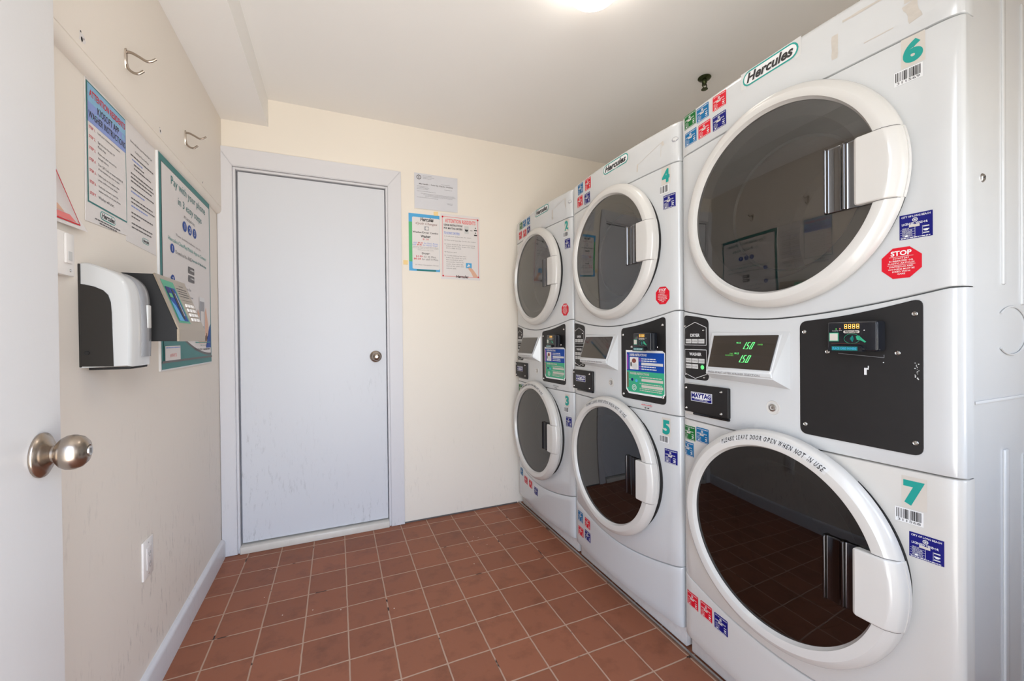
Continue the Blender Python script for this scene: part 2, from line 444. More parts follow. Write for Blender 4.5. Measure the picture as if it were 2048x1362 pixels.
class Print:
    """flat printing on a surface: fn(u, v, h) gives the point at u, v raised h above the surface"""
    def __init__(s, fn): s.fn = fn; s.v = []; s.f = []; s.mi = []; s.m = []
    def _mi(s, m):
        if m not in s.m: s.m.append(m)
        return s.m.index(m)
    def poly(s, pts, m, h):
        b = len(s.v); s.v += [s.fn(u, v, h) for u, v in pts]
        s.f.append(tuple(range(b, b+len(pts)))); s.mi.append(s._mi(m)); return s
    def rect(s, u0, u1, v0, v1, m, h=.0006, r=0):
        if r <= 0: return s.poly([(u0, v0), (u1, v0), (u1, v1), (u0, v1)], m, h)
        su = 1 if u1 > u0 else -1
        p = []
        for cu, cv, a0 in ((u1-su*r, v1-r, 0), (u0+su*r, v1-r, 90), (u0+su*r, v0+r, 180), (u1-su*r, v0+r, 270)):
            for k in range(5):
                a = math.radians(a0+k*22.5); p.append((cu+su*r*math.cos(a), cv+r*math.sin(a)))
        return s.poly(p, m, h)
    def slab(s, pts, m, h0, h1):
        n = len(pts); b = len(s.v)
        s.v += [s.fn(u, v, h1) for u, v in pts] + [s.fn(u, v, h0) for u, v in pts]
        i = s._mi(m)
        s.f.append(tuple(range(b, b+n))); s.mi.append(i)
        s.f.append(tuple(range(b+2*n-1, b+n-1, -1))); s.mi.append(i)
        for k in range(n):
            k2 = (k+1) % n
            s.f.append((b+k, b+n+k, b+n+k2, b+k2)); s.mi.append(i)
        return s
    def disc(s, cu, cv, ru, rv, m, h, n=24):
        return s.poly([(cu+ru*math.cos(2*PI*k/n), cv+rv*math.sin(2*PI*k/n)) for k in range(n)], m, h)
    def ring(s, cu, cv, ru, rv, wd, m, h, n=28, a0=0, a1=360):
        full = a1-a0 >= 360
        for k in range(n):
            t0 = math.radians(a0+(a1-a0)*k/n); t1 = math.radians(a0+(a1-a0)*(k+1)/n)
            su = 1 if ru > 0 else -1
            iu, iv = ru-su*wd, rv-wd
            s.poly([(cu+ru*math.cos(t0), cv+rv*math.sin(t0)), (cu+ru*math.cos(t1), cv+rv*math.sin(t1)),
                    (cu+iu*math.cos(t1), cv+iv*math.sin(t1)), (cu+iu*math.cos(t0), cv+iv*math.sin(t0))], m, h)
        return s
    def line(s, u0, v0, u1, v1, wd, m, h):
        dx, dy = u1-u0, v1-v0; l = math.hypot(dx, dy) or 1
        nx, ny = -dy/l*wd/2, dx/l*wd/2
        if s.fn is onfront and abs(dx) > .02:
            n = 6
            for k in range(n): s.line(u0+dx*k/n, v0+dy*k/n, u0+dx*(k+1)/n, v0+dy*(k+1)/n, wd, m, h) if abs(dx)/n <= .02 else s.poly([(u0+dx*k/n+nx, v0+dy*k/n+ny), (u0+dx*(k+1)/n+nx, v0+dy*(k+1)/n+ny), (u0+dx*(k+1)/n-nx, v0+dy*(k+1)/n-ny), (u0+dx*k/n-nx, v0+dy*k/n-ny)], m, h)
            return s
        return s.poly([(u0+nx, v0+ny), (u1+nx, v1+ny), (u1-nx, v1-ny), (u0-nx, v0-ny)], m, h)
    def text(s, t, u0, u1, v0, v1, m, h=.0010, bold=0.0, shear=0.0, res=2):
        vs, fs, _ = text2d(t, bold, shear, res)
        b = len(s.v); s.v += [s.fn(u0+(u1-u0)*x, v0+(v1-v0)*y, h) for x, y in vs]
        i = s._mi(m)
        for f in fs: s.f.append(tuple(b+k for k in f)); s.mi.append(i)
        return s
    def textc(s, t, cu, v0, hgt, m, h=.0010, sgn=1, wmax=None, **k):
        """centred at cu, natural width"""
        _, _, a = text2d(t, k.get('bold', 0.0), k.get('shear', 0.0), k.get('res', 2))
        wd = a*hgt
        if wmax and wd > wmax: wd = wmax
        return s.text(t, cu-sgn*wd/2, cu+sgn*wd/2, v0, v0+hgt, m, h, **k)
    def textl(s, t, u0, v0, hgt, m, h=.0010, sgn=1, wmax=None, **k):
        _, _, a = text2d(t, k.get('bold', 0.0), k.get('shear', 0.0), k.get('res', 2))
        wd = a*hgt
        if wmax and wd > wmax: wd = wmax
        return s.text(t, u0, u0+sgn*wd, v0, v0+hgt, m, h, **k)
    def words(s, u0, u1, v0, hgt, m, h, seed=0):
        """a line too small to read: word-length strokes"""
        rn = random.Random(seed); sg = 1 if u1 > u0 else -1; u = u0
        while (u1-u)*sg > hgt:
            wl = min(abs(u1-u), hgt*rn.uniform(1.2, 4.5))
            s.rect(u, u+sg*wl, v0, v0+hgt, m, h); u += sg*(wl+hgt*0.55)
        return s
    def build(s, name, parent=None):
        return new_obj(name, s.v, s.f, s.m or [M_WHITE], parent, mids=s.mi)

def hercules(p, u0, u1, v0, v1, h, white=True, sg=1):
    """the laundry operator's lozenge: teal outline, slanted black word"""
    wd = abs(u1-u0); hg = v1-v0; r = hg/2
    def loz(k, m, hh):
        rr = r-k
        pts = []
        for c, a0 in (((u1-sg*r), -90), ((u0+sg*r), 90)):
            for i in range(9):
                a = math.radians(a0+i*22.5); pts.append((c+sg*rr*math.cos(a), (v0+v1)/2+rr*math.sin(a)))
        p.poly(pts, m, hh)
    loz(0, M_TEAL, h); loz(hg*0.10, M_WHITE, h+.0003)
    p.text('Hercules', u0+sg*wd*.08, u1-sg*wd*.08, v0+hg*.20, v0+hg*.84, M_INK, h+.0006, bold=0.035, shear=0.25, res=3)

# ------------------------------------------------------------------ the room
def struct(o): o['kind'] = 'structure'; return o
struct(box('floor', -L-.1, RW+.1, YF-.14, D+.12, -0.08, 0.0, M_FLOOR))
struct(box('ceiling', -L-.1, RW+.1, YF-.14, D+.12, HC, HC+.08, M_CEIL))
struct(box('wall_left', -L-.1, -L, YF, D, 0, HC, M_LEFT))
struct(box('wall_right', RW, RW+.1, YF, D, 0, HC, M_LEFT))

def wall_with_hole(name, y0, y1, x0, x1, hx0, hx1, hz0, hz1, m):
    bm = bmesh.new()
    box_bm(bm, x0, hx0, y0, y1, 0, HC)
    box_bm(bm, hx1, x1, y0, y1, 0, HC)
    box_bm(bm, hx0, hx1, y0, y1, hz1, HC)
    if hz0 > 0: box_bm(bm, hx0, hx1, y0, y1, 0, hz0)
    return struct(bm_obj(name, bm, m, smooth=False))
# far wall with the closed door's opening
OX0, OX1, OZ1 = -0.484, 0.281, 1.992
wall_with_hole('wall_far', D, D+.10, -L-.1, RW+.1, OX0, OX1, 0, OZ1, M_FAR)
bm = bmesh.new()
for a_ in ((-L-.1, DX0, 0, HC), (DX0, DX1, DZ, HC), (DX1, WX0, 0, HC), (WX0, WX1, 0, WZ0), (WX0, WX1, WZ1, HC), (WX1, RW+.1, 0, HC)):
    box_bm(bm, a_[0], a_[1], YF-.14, YF, a_[2], a_[3])
struct(bm_obj('wall_front', bm, M_LEFT, smooth=False))
bm = bmesh.new()
for a_ in ((WX0, WX0+.04, WZ0, WZ1), (WX1-.04, WX1, WZ0, WZ1), (WX0+.04, WX1-.04, WZ0, WZ0+.04), (WX0+.04, WX1-.04, WZ1-.04, WZ1), (WX0+.04, WX1-.04, (WZ0+WZ1)/2-.018, (WZ0+WZ1)/2+.018)):
    box_bm(bm, a_[0], a_[1], YF-.10, YF-.06, a_[2], a_[3])
struct(bm_obj('added_window_1', bm, M_TRIM, smooth=False))  # frame of the added window
# dropped box under the ceiling along the left wall
struct(box('trim_1', -L, -0.3215, YF, D, 2.2290, HC, M_CEIL))
# upper board of the left wall, its lower edge rounded over the recessed lower part
bm = bmesh.new()
prof = [(-L, 2.229), (-L+.02, 2.229), (-L+.02, 1.7745), (-L+.0175, 1.7730), (-L+.0205, 1.7705), (-L+.0205, 1.762), (-L+.0185, 1.753), (-L+.0145, 1.746), (-L+.008, 1.7415), (-L, 1.740)]
a = [bm.verts.new((x, 1.0, z)) for x, z in prof]; b = [bm.verts.new((x, D-.001, z)) for x, z in prof]
for i in range(len(prof)):
    j = (i+1) % len(prof); bm.faces.new((a[i], a[j], b[j], b[i]))
bm.faces.new(a); bm.faces.new(b)
tr2 = struct(bm_obj('trim_2', bm, M_LEFT, angle=50))
# old screw holes, patched, in that board
def hole(name, y, z, spots, patch):
    p = Print(lambda u, v, h: Vector((-L+.02+h, u, v)))
    n = 14
    p.poly([(y+patch*(.8+.3*math.sin(3*t+z))*math.cos(t), z+patch*(.9+.3*math.cos(2*t))*math.sin(t)) for t in [2*PI*k/n for k in range(n)]], M_PAPER, .0004)
    for dy, dz, r in spots: p.disc(y+dy, z+dz, r, r*1.3, M_DARK, .0008, 10)
    return p.build(name, tr2)
hole('screw_hole', 1.2513, 1.7999, [(0, -.004, .0042), (-.004, .011, .002), (.008, .001, .0018)], .016)
hole('screw_hole', 1.7025, 1.7966, [(0, 0, .0035), (-.003, .010, .0014)], .013)
hole('screw_hole', 2.1658, 1.7900, [(0, 0, .003), (.006, .005, .0012)], .005)

# baseboard on the left wall, rounded top
bm = bmesh.new()
prof = [(-L, 0), (-L+.016, 0), (-L+.016, .078), (-L+.014, .086), (-L+.009, .091), (-L+.004, .093), (-L, .094)]
a = [bm.verts.new((x, 0.05, z)) for x, z in prof]; b = [bm.verts.new((x, D-.022, z)) for x, z in prof]
for i in range(len(prof)):
    j = (i+1) % len(prof); bm.faces.new((a[i], a[j], b[j], b[i]))
bm.faces.new(a); bm.faces.new(b)
struct(bm_obj('baseboard_left', bm, M_TRIM, angle=50))

# door casing round the far door: mitred flat boards
def casing(name, pts):
    # pts: outline quad in x,z
    bm = bmesh.new()
    f = [bm.verts.new((x, D-.018, z)) for x, z in pts]; k = [bm.verts.new((x, D, z)) for x, z in pts]
    bm.faces.new(f); bm.faces.new(k)
    for i in range(4):
        j = (i+1) % 4; bm.faces.new((f[i], f[j], k[j], k[i]))
    bmesh.ops.recalc_face_normals(bm, faces=bm.faces)
    es = [e for e in bm.edges if e.verts[0].co.y < D-.01 and e.verts[1].co.y < D-.01]
    bmesh.ops.bevel(bm, geom=es, offset=.003, segments=2, affect='EDGES')
    return struct(bm_obj(name, bm, M_TRIM))
CL, CR, CT = -0.5495, 0.3565, 2.088
casing('trim_3', [(CL, .001), (OX0, .001), (OX0, OZ1+.001), (CL, CT-.0005)])
casing('trim_4', [(OX1, .001), (CR, .001), (CR, CT-.0005), (OX1, OZ1+.001)])
casing('trim_5', [(CL, CT), (OX0, OZ1+.0015), (OX1, OZ1+.0015), (CR, CT)])
# jamb and stop
bm = bmesh.new()
for (x0, x1, y0, y1, z0, z1) in ((OX0, OX0+.012, D-.006, D+.10, 0, OZ1), (OX1-.012, OX1, D-.006, D+.10, 0, OZ1), (OX0+.012, OX1-.012, D-.006, D+.10, OZ1-.012, OZ1)):
    box_bm(bm, x0, x1, y0, y1, z0, z1, .002, 1)
struct(bm_obj('trim_6', bm, M_TRIM))
struct(box('trim_7', OX0+.012, OX1-.012, D-.024, D+.10, 0, .036, M_MARBLE, bev=.004))

bm = bmesh.new()          # unseen backing added behind the leaf, blocks sky leaking through the gap
for (x0, x1, z0, z1) in ((OX0+.012, OX0+.030, 0, OZ1-.012), (OX1-.030, OX1-.012, 0, OZ1-.012), (OX0+.030, OX1-.030, OZ1-.032, OZ1-.012), (OX0+.030, OX1-.030, 0, .060)):
    box_bm(bm, x0, x1, D+.046, D+.10, z0, z1)
struct(bm_obj('door_gap_backing', bm, M_TRIM, smooth=False))
struct(box('trim_10', CR+.002, 1.09, D-.007, D, 0, .006, M_DKGR))
# far door, closed
DZ0, DZ1 = .046, 1.974
d1 = struct(box('door_1', OX0+.020, OX1-.017, D+.004, D+.044, DZ0, DZ1, M_DOOR, bev=.002, seg=1))
def knob(name, origin, ax, m, parent, r=.026, keyhole=True):
    ax = Vector(ax).normalized(); up = Vector((0, 0, 1)); si = ax.cross(up).normalized()
    fr = (origin, si, up, ax)
    o = lathe(name, [(0, 0), (.033, 0), (.0335, .002), (.033, .004), (.024, .009), (.017, .011), (.015, .0125), (.0125, .014), (.0125, .0165), (.0165, .0185),
                 (.0225, .0235), (r*.97, .029), (r, .034), (r*.98, .039), (r*.88, .046), (r*.66, .0515), (r*.36, .0540), (r*.34, .0530), (0, .0530)], 40, m, parent, fr, angle=50)
    if keyhole:
        lathe('lock_cylinder', [(0, .0555), (r*.28, .0555), (r*.30, .0535), (r*.30, .0515), (0, .0515)], 20, M_STEEL, o, fr)
        s_ = Print(lambda u, v, h: Vector(origin)+si*u+up*v+ax*(.0557+h))
        s_.rect(-.0009, .0009, -.004, .004, M_DARK, .0003).build('key_slot', o)
    return o
k1 = knob('door_knob', (0.205, D+.004, 1.000), (0, -1, 0), M_NICKEL, d1, r=.024)
p = Print(lambda u, v, h: Vector((u, D+.004-h, v)))
# entry door, standing open against the left wall
hx, hy = -0.358, 0.035
ex, ey = -0.4150, 0.9000
dv = Vector((ex-hx, ey-hy, 0)); dl = dv.length; dv.normalize()
nn = Vector((dv.y, -dv.x, 0))                     # face looking into the room
bm = bmesh.new()
box_bm(bm, 0, dl, -.040, 0, .012, DZ-.012, .002, 1)
for v in bm.verts:
    q = v.co.copy(); v.co = Vector((hx, hy, 0)) + dv*q.x + nn*q.y + Vector((0, 0, q.z))
d2 = struct(bm_obj('door_2', bm, M_ENTRY))
ko = Vector((ex, ey, .932)) - dv*.060 + nn*.0003
knob('door_knob', ko, nn, M_NICKEL, d2, r=.0265)
# metal rail on the floor in front of the machines
struct(box('trim_8', 1.098, 1.109, .06, D-.003, 0, .010, M_STEEL, bev=.002))
# ------------------------------------------------------------------ ceiling lamp and sprinkler
lamp = empty('ceiling_light', LAMP_POS)
tag(lamp, 'glowing white glass dome lamp on the ceiling above the machines', 'ceiling light')
m = bpy.data.materials.new('lamp_glass'); m.use_nodes = True
t = m.node_tree; b_ = t.nodes['Principled BSDF']
b_.inputs['Base Color'].default_value = (.9, .87, .82, 1)
lw = t.nodes.new('ShaderNodeTexNoise'); lw.inputs['Scale'].default_value = 3
rr_ = t.nodes.new('ShaderNodeValToRGB'); t.links.new(lw.outputs['Fac'], rr_.inputs[0])
rr_.color_ramp.elements[0].color = (1, .91, .80, 1); rr_.color_ramp.elements[1].color = (1, .93, .84, 1)
t.links.new(rr_.outputs[0], b_.inputs['Emission Color'])
b_.inputs['Emission Strength'].default_value = LAMP_STRENGTH
lathe('glass_dome', [(.1, -.012)] + [(.11*math.sin(a), -.018-.092*math.cos(a)) for a in [PI/2*(1-k/10) for k in range(11)]], 40, m, lamp)
lathe('mounting_ring', [(0, -.0005), (.098, -.0005), (.104, -.004), (.104, -.016), (.098, -.019), (0, -.019)], 40, M_PLATE, lamp)
SX, SY = 1.679, 1.481
spr = empty('fire_sprinkler', (SX, SY, HC))
tag(spr, 'small dark green-bronze fire sprinkler head on the ceiling above the machine row', 'sprinkler')
lathe('escutcheon', [(0, -.0005), (.030, -.0005), (.031, -.004), (.026, -.010), (.014, -.014), (0, -.014)], 24, M_BRONZE, spr)
lathe('sprinkler_body', [(.012, -.012), (.012, -.026), (.009, -.030), (.009, -.036), (0, -.036)], 16, M_BRONZE, spr)
bm = bmesh.new()
tube_bm(bm, [(.010, 0, -.028), (.015, 0, -.040), (.004, 0, -.056)], .0025, 6)
tube_bm(bm, [(-.010, 0, -.028), (-.015, 0, -.040), (-.004, 0, -.056)], .0025, 6)
bm_obj('sprinkler_frame', bm, M_BRONZE, spr)
lathe('deflector', [(0, -.055), (.015, -.056), (.0155, -.058), (0, -.059)], 20, M_BRONZE, spr)

# ------------------------------------------------------------------ stacked washer-dryers
def sdx(y):
    """how far the front surface stands out from the seam plane, y from the machine's near side"""
    y = min(max(y, 0), MW); e = min(y, MW-y)
    if e < .05:
        c = 1-e/.05
        return -.004+.018*math.sqrt(max(0, 1-c*c))
    u = (y-.343)/.293
    return .014+.016*(1-u*u)
def onfront(y, z, h): return Vector((-(sdx(y)+h), y, z))
def ondx(d):           # plane at a fixed stand-off
    return lambda y, z, h: Vector((-(d+h), y, z))

YS = [.05*(1-math.cos(PI/2*k/7)) for k in range(8)]
YS = YS + [.05+(.586)*k/22 for k in range(1, 22)] + [MW-y for y in reversed(YS)]
YC = .343
ZD, ZW = 1.450, 0.569
def seam1(y): return 1.708
def seam2(y): return min(1.190, 1.144+.046*abs((y-.36)/.34)**1.7)
def seam3(y): return .820
def seam4(y): return .243+.050*abs((y-.343)/.343)**1.8
G = .0013

def panel(name, lo, hi, m, root, holes=(), top_round=0.0, rows=7):
    vs, fs = [], []
    br = top_round if top_round else .004
    offs = [(0, .0035, 0), (.0012, .001, 0), (.0035, 0, 0)]
    cols = []
    for y in YS:
        a, b = lo(y)+G, hi(y)-G
        col = []
        for dz, hh, _ in offs: col.append((a+dz, -hh))
        for k in range(1, rows): col.append((a+.0035+(b-br-a-.0035)*k/rows, 0))
        if top_round:
            for k in range(0, 6):
                t = PI/2*k/5; col.append((b-br+br*math.sin(t), -br*(1-math.cos(t))))
        else:
            col += [(b-.0035, 0), (b-.0012, -.001), (b, -.0035)]
        ring = [Vector((-(sdx(y)+h), y, z)) for z, h in col]
        # back of the panel
        bx = .030
        ring.append(Vector((-sdx(y)+bx, y, b)))
        ring.append(Vector((-sdx(y)+bx, y, a)))
        cols.append(ring)
    n = len(cols[0])
    bm = bmesh.new()
    bv = [[bm.verts.new(v) for v in c] for c in cols]
    for c0, c1 in zip(bv, bv[1:]):
        for i in range(n):
            j = (i+1) % n; bm.faces.new((c0[i], c0[j], c1[j], c1[i]))
    bm.faces.new(bv[0]); bm.faces.new(bv[-1])
    o = bm_obj(name, bm, m, None, smooth=False)
    for (yc, zc, r) in holes:
        cu = lathe('cutter', [(0, .12), (r, .12), (r, -.12), (0, -.12)], 96, m, None,
                   ((0, yc, zc), (0, 1, 0), (0, 0, 1), (1, 0, 0)))
        md = o.modifiers.new('b', 'BOOLEAN'); md.operation = 'DIFFERENCE'; md.solver = 'EXACT'; md.object = cu
        dg = bpy.context.evaluated_depsgraph_get(); dg.update()
        me = bpy.data.meshes.new_from_object(o.evaluated_get(dg))
        o.modifiers.clear()
        o.data = me
        bpy.data.objects.remove(cu)
    me = o.data
    if not me.materials: me.materials.append(m)
    me.polygons.foreach_set('use_smooth', [True]*len(me.polygons))
    me.set_sharp_from_angle(angle=math.radians(38))
    me.name = name
    o.parent = root
    return o

# door ring profile: flat face, chamfer, rounded rim
def ring_pts(g, top, ro):
    return [(.2345, g-.004), (.2370, g+.001), (.2400, top-.001), (.2440, top), (ro-.0200, top-.0010), (ro-.0185, top-.0018), (ro-.0055, top-.0110),
            (ro-.0035, top-.0135), (ro-.0015, top-.0175), (ro-.0003, top-.0225), (ro, top-.0270)]
def ring_front(r, g, top, ro=.2800):
    pts = ring_pts(g, top, ro)
    if r <= pts[0][0]: return pts[0][1]
    for (a, b), (c, d) in zip(pts, pts[1:]):
        if a <= r <= c: return b+(d-b)*(r-a)/(c-a)
    return pts[-1][1]

def make_door(root, name, zc, g, top, ro, glass, liner_mat):
    fr = ((0, YC, zc), (0, 1, 0), (0, 0, 1), (-1, 0, 0))
    prof = [(.250, .006), (.2345, .030)] + ring_pts(g, top, ro) + [(ro-.0005, top-.032), (ro-.0065, top-.040), (ro-.0160, top-.042), (ro-.0200, .006)]
    d = lathe(name, prof, 128, M_ENAMEL2, root, fr, closed=True, angle=24)
    lathe('rim_gap_shade', [(.2603, .006), (.2700, .010), (.2700, .024), (.2603, .024)], 96, M_DARK, d, fr, closed=True)  # dark ring stands in for the shadow behind the door rim
    # glass: slightly domed
    gp = [(.2350*k/12, g-.003+.006*(1-(k/12)**2)) for k in range(12, -1, -1)]
    lathe('door_glass', gp, 96, glass, d, fr, angle=80)
    # liner behind the glass: flat outer band, then a funnel towards the drum
    lp = [(.2345, g-.010), (.203, g-.013), (.200, g-.016), (.182, -.005), (.176, -.030), (.17, -.034)]
    lathe('door_liner', lp, 96, liner_mat, d, fr, angle=30)
    # hinge cover on the far edge of the ring
    vs, fs = [], []
    n = 14
    for i in range(n+1):
        a = math.radians(168+40*i/n)
        for r, h in ((ro-.004, top-.016), (ro+.004, top-.021), (ro+.0075, top-.028), (ro+.0075, .020)):
            if i in (0, n): r, h = ro-.004+(r-ro+.004)*.4, h-.004
            vs.append(Vector((-h, YC-r*math.cos(a), zc+r*math.sin(a))))
    for i in range(n):
        for k in range(3):
            q = i*4+k; fs.append((q, q+1, q+5, q+4))
    new_obj('hinge_cover', vs, fs, M_ENAMEL2, d, smooth=True, angle=60)
    # grip plate over the near side of the ring
    ny = 26
    hh = .0725
    ZG = [-hh, -hh+.0012, -hh+.003, -hh+.006] + [(-hh+.006)*(1-2*q/12) for q in range(1, 12)] + [hh-.006, hh-.003, hh-.0012, hh]
    nz = len(ZG)
    bm = bmesh.new()
    top_v = {}; low_v = {}
    for j in range(nz):
        z = ZG[j]
        yl = .147-.006*(1-math.sqrt(max(0, 1-max(0, (abs(z)-hh+.006)/.006)**2)))
        yr = YC-math.sqrt((ro+.0018)**2-z*z)
        for i in range(ny):
            s_ = i/(ny-1)
            # denser at the rounded right side
            y = yl+(yr-yl)*(1-(1-s_)**1.6)
            r = math.hypot(YC-y, z)
            base = (top if r < .244 else ring_front(r, g, top, ro))
            e = min((yl-y)/.005, (hh-abs(z))/.004, 1)
            e = max(e, 0)
            up = .0035*math.sqrt(1-(1-e)**2) + .0015
            dzc = z
            top_v[i, j] = bm.verts.new((-(base+up), y, zc+dzc))
            low_v[i, j] = bm.verts.new((-max(.012, min(base-.004, g-.001)), y, zc+dzc))
    for j in range(nz-1):
        for i in range(ny-1):
            bm.faces.new((top_v[i, j], top_v[i+1, j], top_v[i+1, j+1], top_v[i, j+1]))
            bm.faces.new((low_v[i, j], low_v[i+1, j], low_v[i+1, j+1], low_v[i, j+1]))
    for i in range(ny-1):
        for j in (0, nz-1): bm.faces.new((top_v[i, j], top_v[i+1, j], low_v[i+1, j], low_v[i, j]))
    for j in range(nz-1):
        for i in (0, ny-1): bm.faces.new((top_v[i, j], top_v[i, j+1], low_v[i, j+1], low_v[i, j]))
    bm_obj('grip_plate', bm, M_ENAMEL2, d, angle=24)
    # fine dark joints where the plate meets the ring
    for sgn in (-1, 1):
        sp_ = Print(lambda y, z, h: Vector((-(ring_front(math.hypot(YC-y, z-zc), g, top, ro)+h), y, z)))
        zz = sgn*(hh+.0009)
        ye = YC-math.sqrt((ro-.001)**2-zz*zz); ys_ = YC-math.sqrt(.237**2-zz*zz)
        for q in range(14):
            ya, yb = ys_+(ye-ys_)*q/14, ys_+(ye-ys_)*(q+1)/14
            sp_.rect(ya, yb, zc+zz-.0005, zc+zz+.0005, M_DKGR, .0009)
        sp_.build('grip_joint', d)
    # chrome finger cup beside it
    cs = [(.2080, g+.001), (.2074, g+.0100), (.2050, g+.0122), (.2022, g+.0112), (.2005, g+.0080), (.1985, g+.0062), (.186, g+.0052), (.1775, g+.0050), (.1740, g+.0062), (.1715, g+.0090), (.1690, g+.0100), (.1660, g+.0085), (.1640, g+.0050), (.158, g+.0030), (.147, g+.0030), (.140, g+.001)]
    bm = bmesh.new()
    rows = []
    hz = .0735
    zs = [(-hz, 0), (-hz, .75), (-hz+.0008, .93), (-hz+.0025, 1), (-hz+.004, 1)]
    zs = zs + [(-hz+.004+(2*hz-.008)*q/8, 1) for q in range(1, 8)] + [(-z, e) for z, e in reversed(zs)]
    for z, e in zs:
        rows.append([bm.verts.new((-(g+.001+(dd-g-.001)*e), y, zc+z)) for y, dd in cs])
    for r0, r1 in zip(rows, rows[1:]):
        for k in range(len(cs)-1): bm.faces.new((r0[k], r0[k+1], r1[k+1], r1[k]))
    bm_obj('finger_cup', bm, M_DCHROME if name == 'washer_door' else M_CHROME, d, angle=60)
    return d

def city_sticker(root, name, yl, yr, z0, z1, col, big=False, label=None, tilt=0, surf=onfront):
    w_, h_ = yl-yr, z1-z0
    ct, st = math.cos(tilt), math.sin(tilt)
    cy_, cz_ = (yl+yr)/2, (z0+z1)/2
    def fn(u, v, h):
        a, b = u-cy_, v-cz_
        return surf(cy_+a*ct-b*st, cz_+a*st+b*ct, h)
    p = Print(fn)
    U = lambda t: yl-w_*t
    V = lambda t: z0+h_*t
    # base drawn in strips so that it follows the rounded front
    n = 6
    if yr < .055 or yl > .63:
        for k in range(n): p.rect(U(k/n), U((k+1)/n), z0, z1, col, .0004)
    else: p.rect(yl, yr, z0, z1, col, .0004, r=.003)
    base = p.build(name, root)
    if label: base['label'] = label
    p = Print(fn)
    p.text('CITY OF LONG BEACH', U(.06), U(.94), V(.86), V(.94), M_WHITE, bold=.02, res=1)
    p.disc(U(.48), V(.745), w_*.085, h_*.085, M_GREYP, .0009, 14)
    p.ring(U(.48), V(.745), w_*.055, h_*.055, h_*.018, col, .0012, 12)
    p.text('LICENSED VENDOR', U(.08), U(.86), V(.56), V(.65), M_WHITE, bold=.02, res=1)
    p.rect(U(.30), U(.62), V(.46), V(.56), M_PAPERC, .0012)
    for k, tx in enumerate(('VENDOR', 'PEDDLER', 'AMUSEMENT', 'VENDING')):
        v_ = .40-.095*k
        p.text(tx, U(.09), U(.40 if k else .30), V(v_), V(v_+.055), M_WHITE, res=1)
        if big: p.line(U(.03), V(v_-.02), U(.48), V(v_-.02), .0004, M_WHITE, .0009)
    if big:
        p.line(U(.48), V(.08), U(.48), V(.46), .0004, M_WHITE, .0009)
        p.line(U(.70), V(.10), U(.70), V(.46), .0004, M_WHITE, .0009)
    p.disc(U(.22), V(.13), w_*.05, h_*.04, M_WHITE, .0011, 8)
    for k in range(3): p.rect(U(.72), U(.90), V(.40-.13*k), V(.445-.13*k), M_GREYP, .0009)
    p.disc(U(.81), V(.275), w_*.07, h_*.045, M_WHITE, .0011, 8)
    p.words(U(.05), U(.93), V(.03), h_*.03, M_WHITE, .0009, 3)
    p.build('lettering', base)
    return base

def number_label(root, n, yl, yr, z0, z1):
    w_ = yl-yr
    p = Print(onfront)
    for k in range(4): p.rect(yl+.003-(w_+.006)*k/4, yl+.003-(w_+.006)*(k+1)/4, z0-.006, z1+.008, M_PAPERC, .0004)
    b = p.build('number_label', root)
    p = Print(onfront)
    p.text(n, yl, yr, z0, z1, M_TEAL, .0008, bold=.055, res=8)
    p.build('numeral', b)
    b['label'] = 'cream label with the teal number '+n
    return b

def barcode_label(root, yl, yr, z0, z1, digits=None):
    p = Print(onfront)
    for k in range(4): p.rect(yl+.002-(yl-yr+.004)*k/4, yl+.002-(yl-yr+.004)*(k+1)/4, z0-(.008 if digits else .003), z1+.002, M_WHITE, .0005)
    b = p.build('barcode_label', root)
    p = Print(onfront)
    rn = random.Random(5); u = yl
    while u > yr+.0015:
        w_ = rn.choice((.0006, .0009, .0015, .002)); p.rect(u, u-w_, z0, z1, M_INK, .0009); u -= w_+rn.choice((.0006, .001, .0016))
    if digits: p.text(digits, yl-.002, yr+.002, z0-.0062, z0-.0012, M_INK, .0009, res=2)
    p.build('barcode_printing', b)
    return b

def stop_sticker(root, yl, yr, z0, z1, back=False):
    w_, h_ = yl-yr, z1-z0
    U = lambda t: yl-w_*t
    V = lambda t: z0+h_*t
    p = Print(onfront)
    c = .29
    p.poly([(U(c), V(0)), (U(1-c), V(0)), (U(1), V(c)), (U(1), V(1-c)), (U(1-c), V(1)), (U(c), V(1)), (U(0), V(1-c)), (U(0), V(c))], M_RED, .0009)
    b = p.build('stop_sticker', root)
    b['label'] = 'red octagonal STOP drying warning sticker'
    p = Print(onfront)
    p.text('STOP', U(.24), U(.76), V(.74), V(.90), M_WHITE, .0013, bold=.03, res=3)
    p.line(U(.2), V(.705), U(.8), V(.705), .0006, M_WHITE, .0013)
    for k, s_ in enumerate(('DO NOT DRY', 'RUBBERIZED OR', 'PLASTIC ARTICLES')):
        hw = (.20, .30, .33)[k]
        p.text(s_, U(.5-hw), U(.5+hw), V(.625-.078*k), V(.675-.078*k), M_WHITE, .0013, bold=.015, res=1)
    p.line(U(.15), V(.435), U(.85), V(.435), .0006, M_WHITE, .0013)
    for k, s_ in enumerate(('SYNTHETICS AND', 'WOOLENS MUST BE', 'DRIED WITH', 'CARE')):
        hw = (.30, .33, .22, .10)[k]
        p.text(s_, U(.5-hw), U(.5+hw), V(.355-.078*k), V(.405-.078*k), M_WHITE, .0013, bold=.015, res=1)
    p.build('lettering', b)

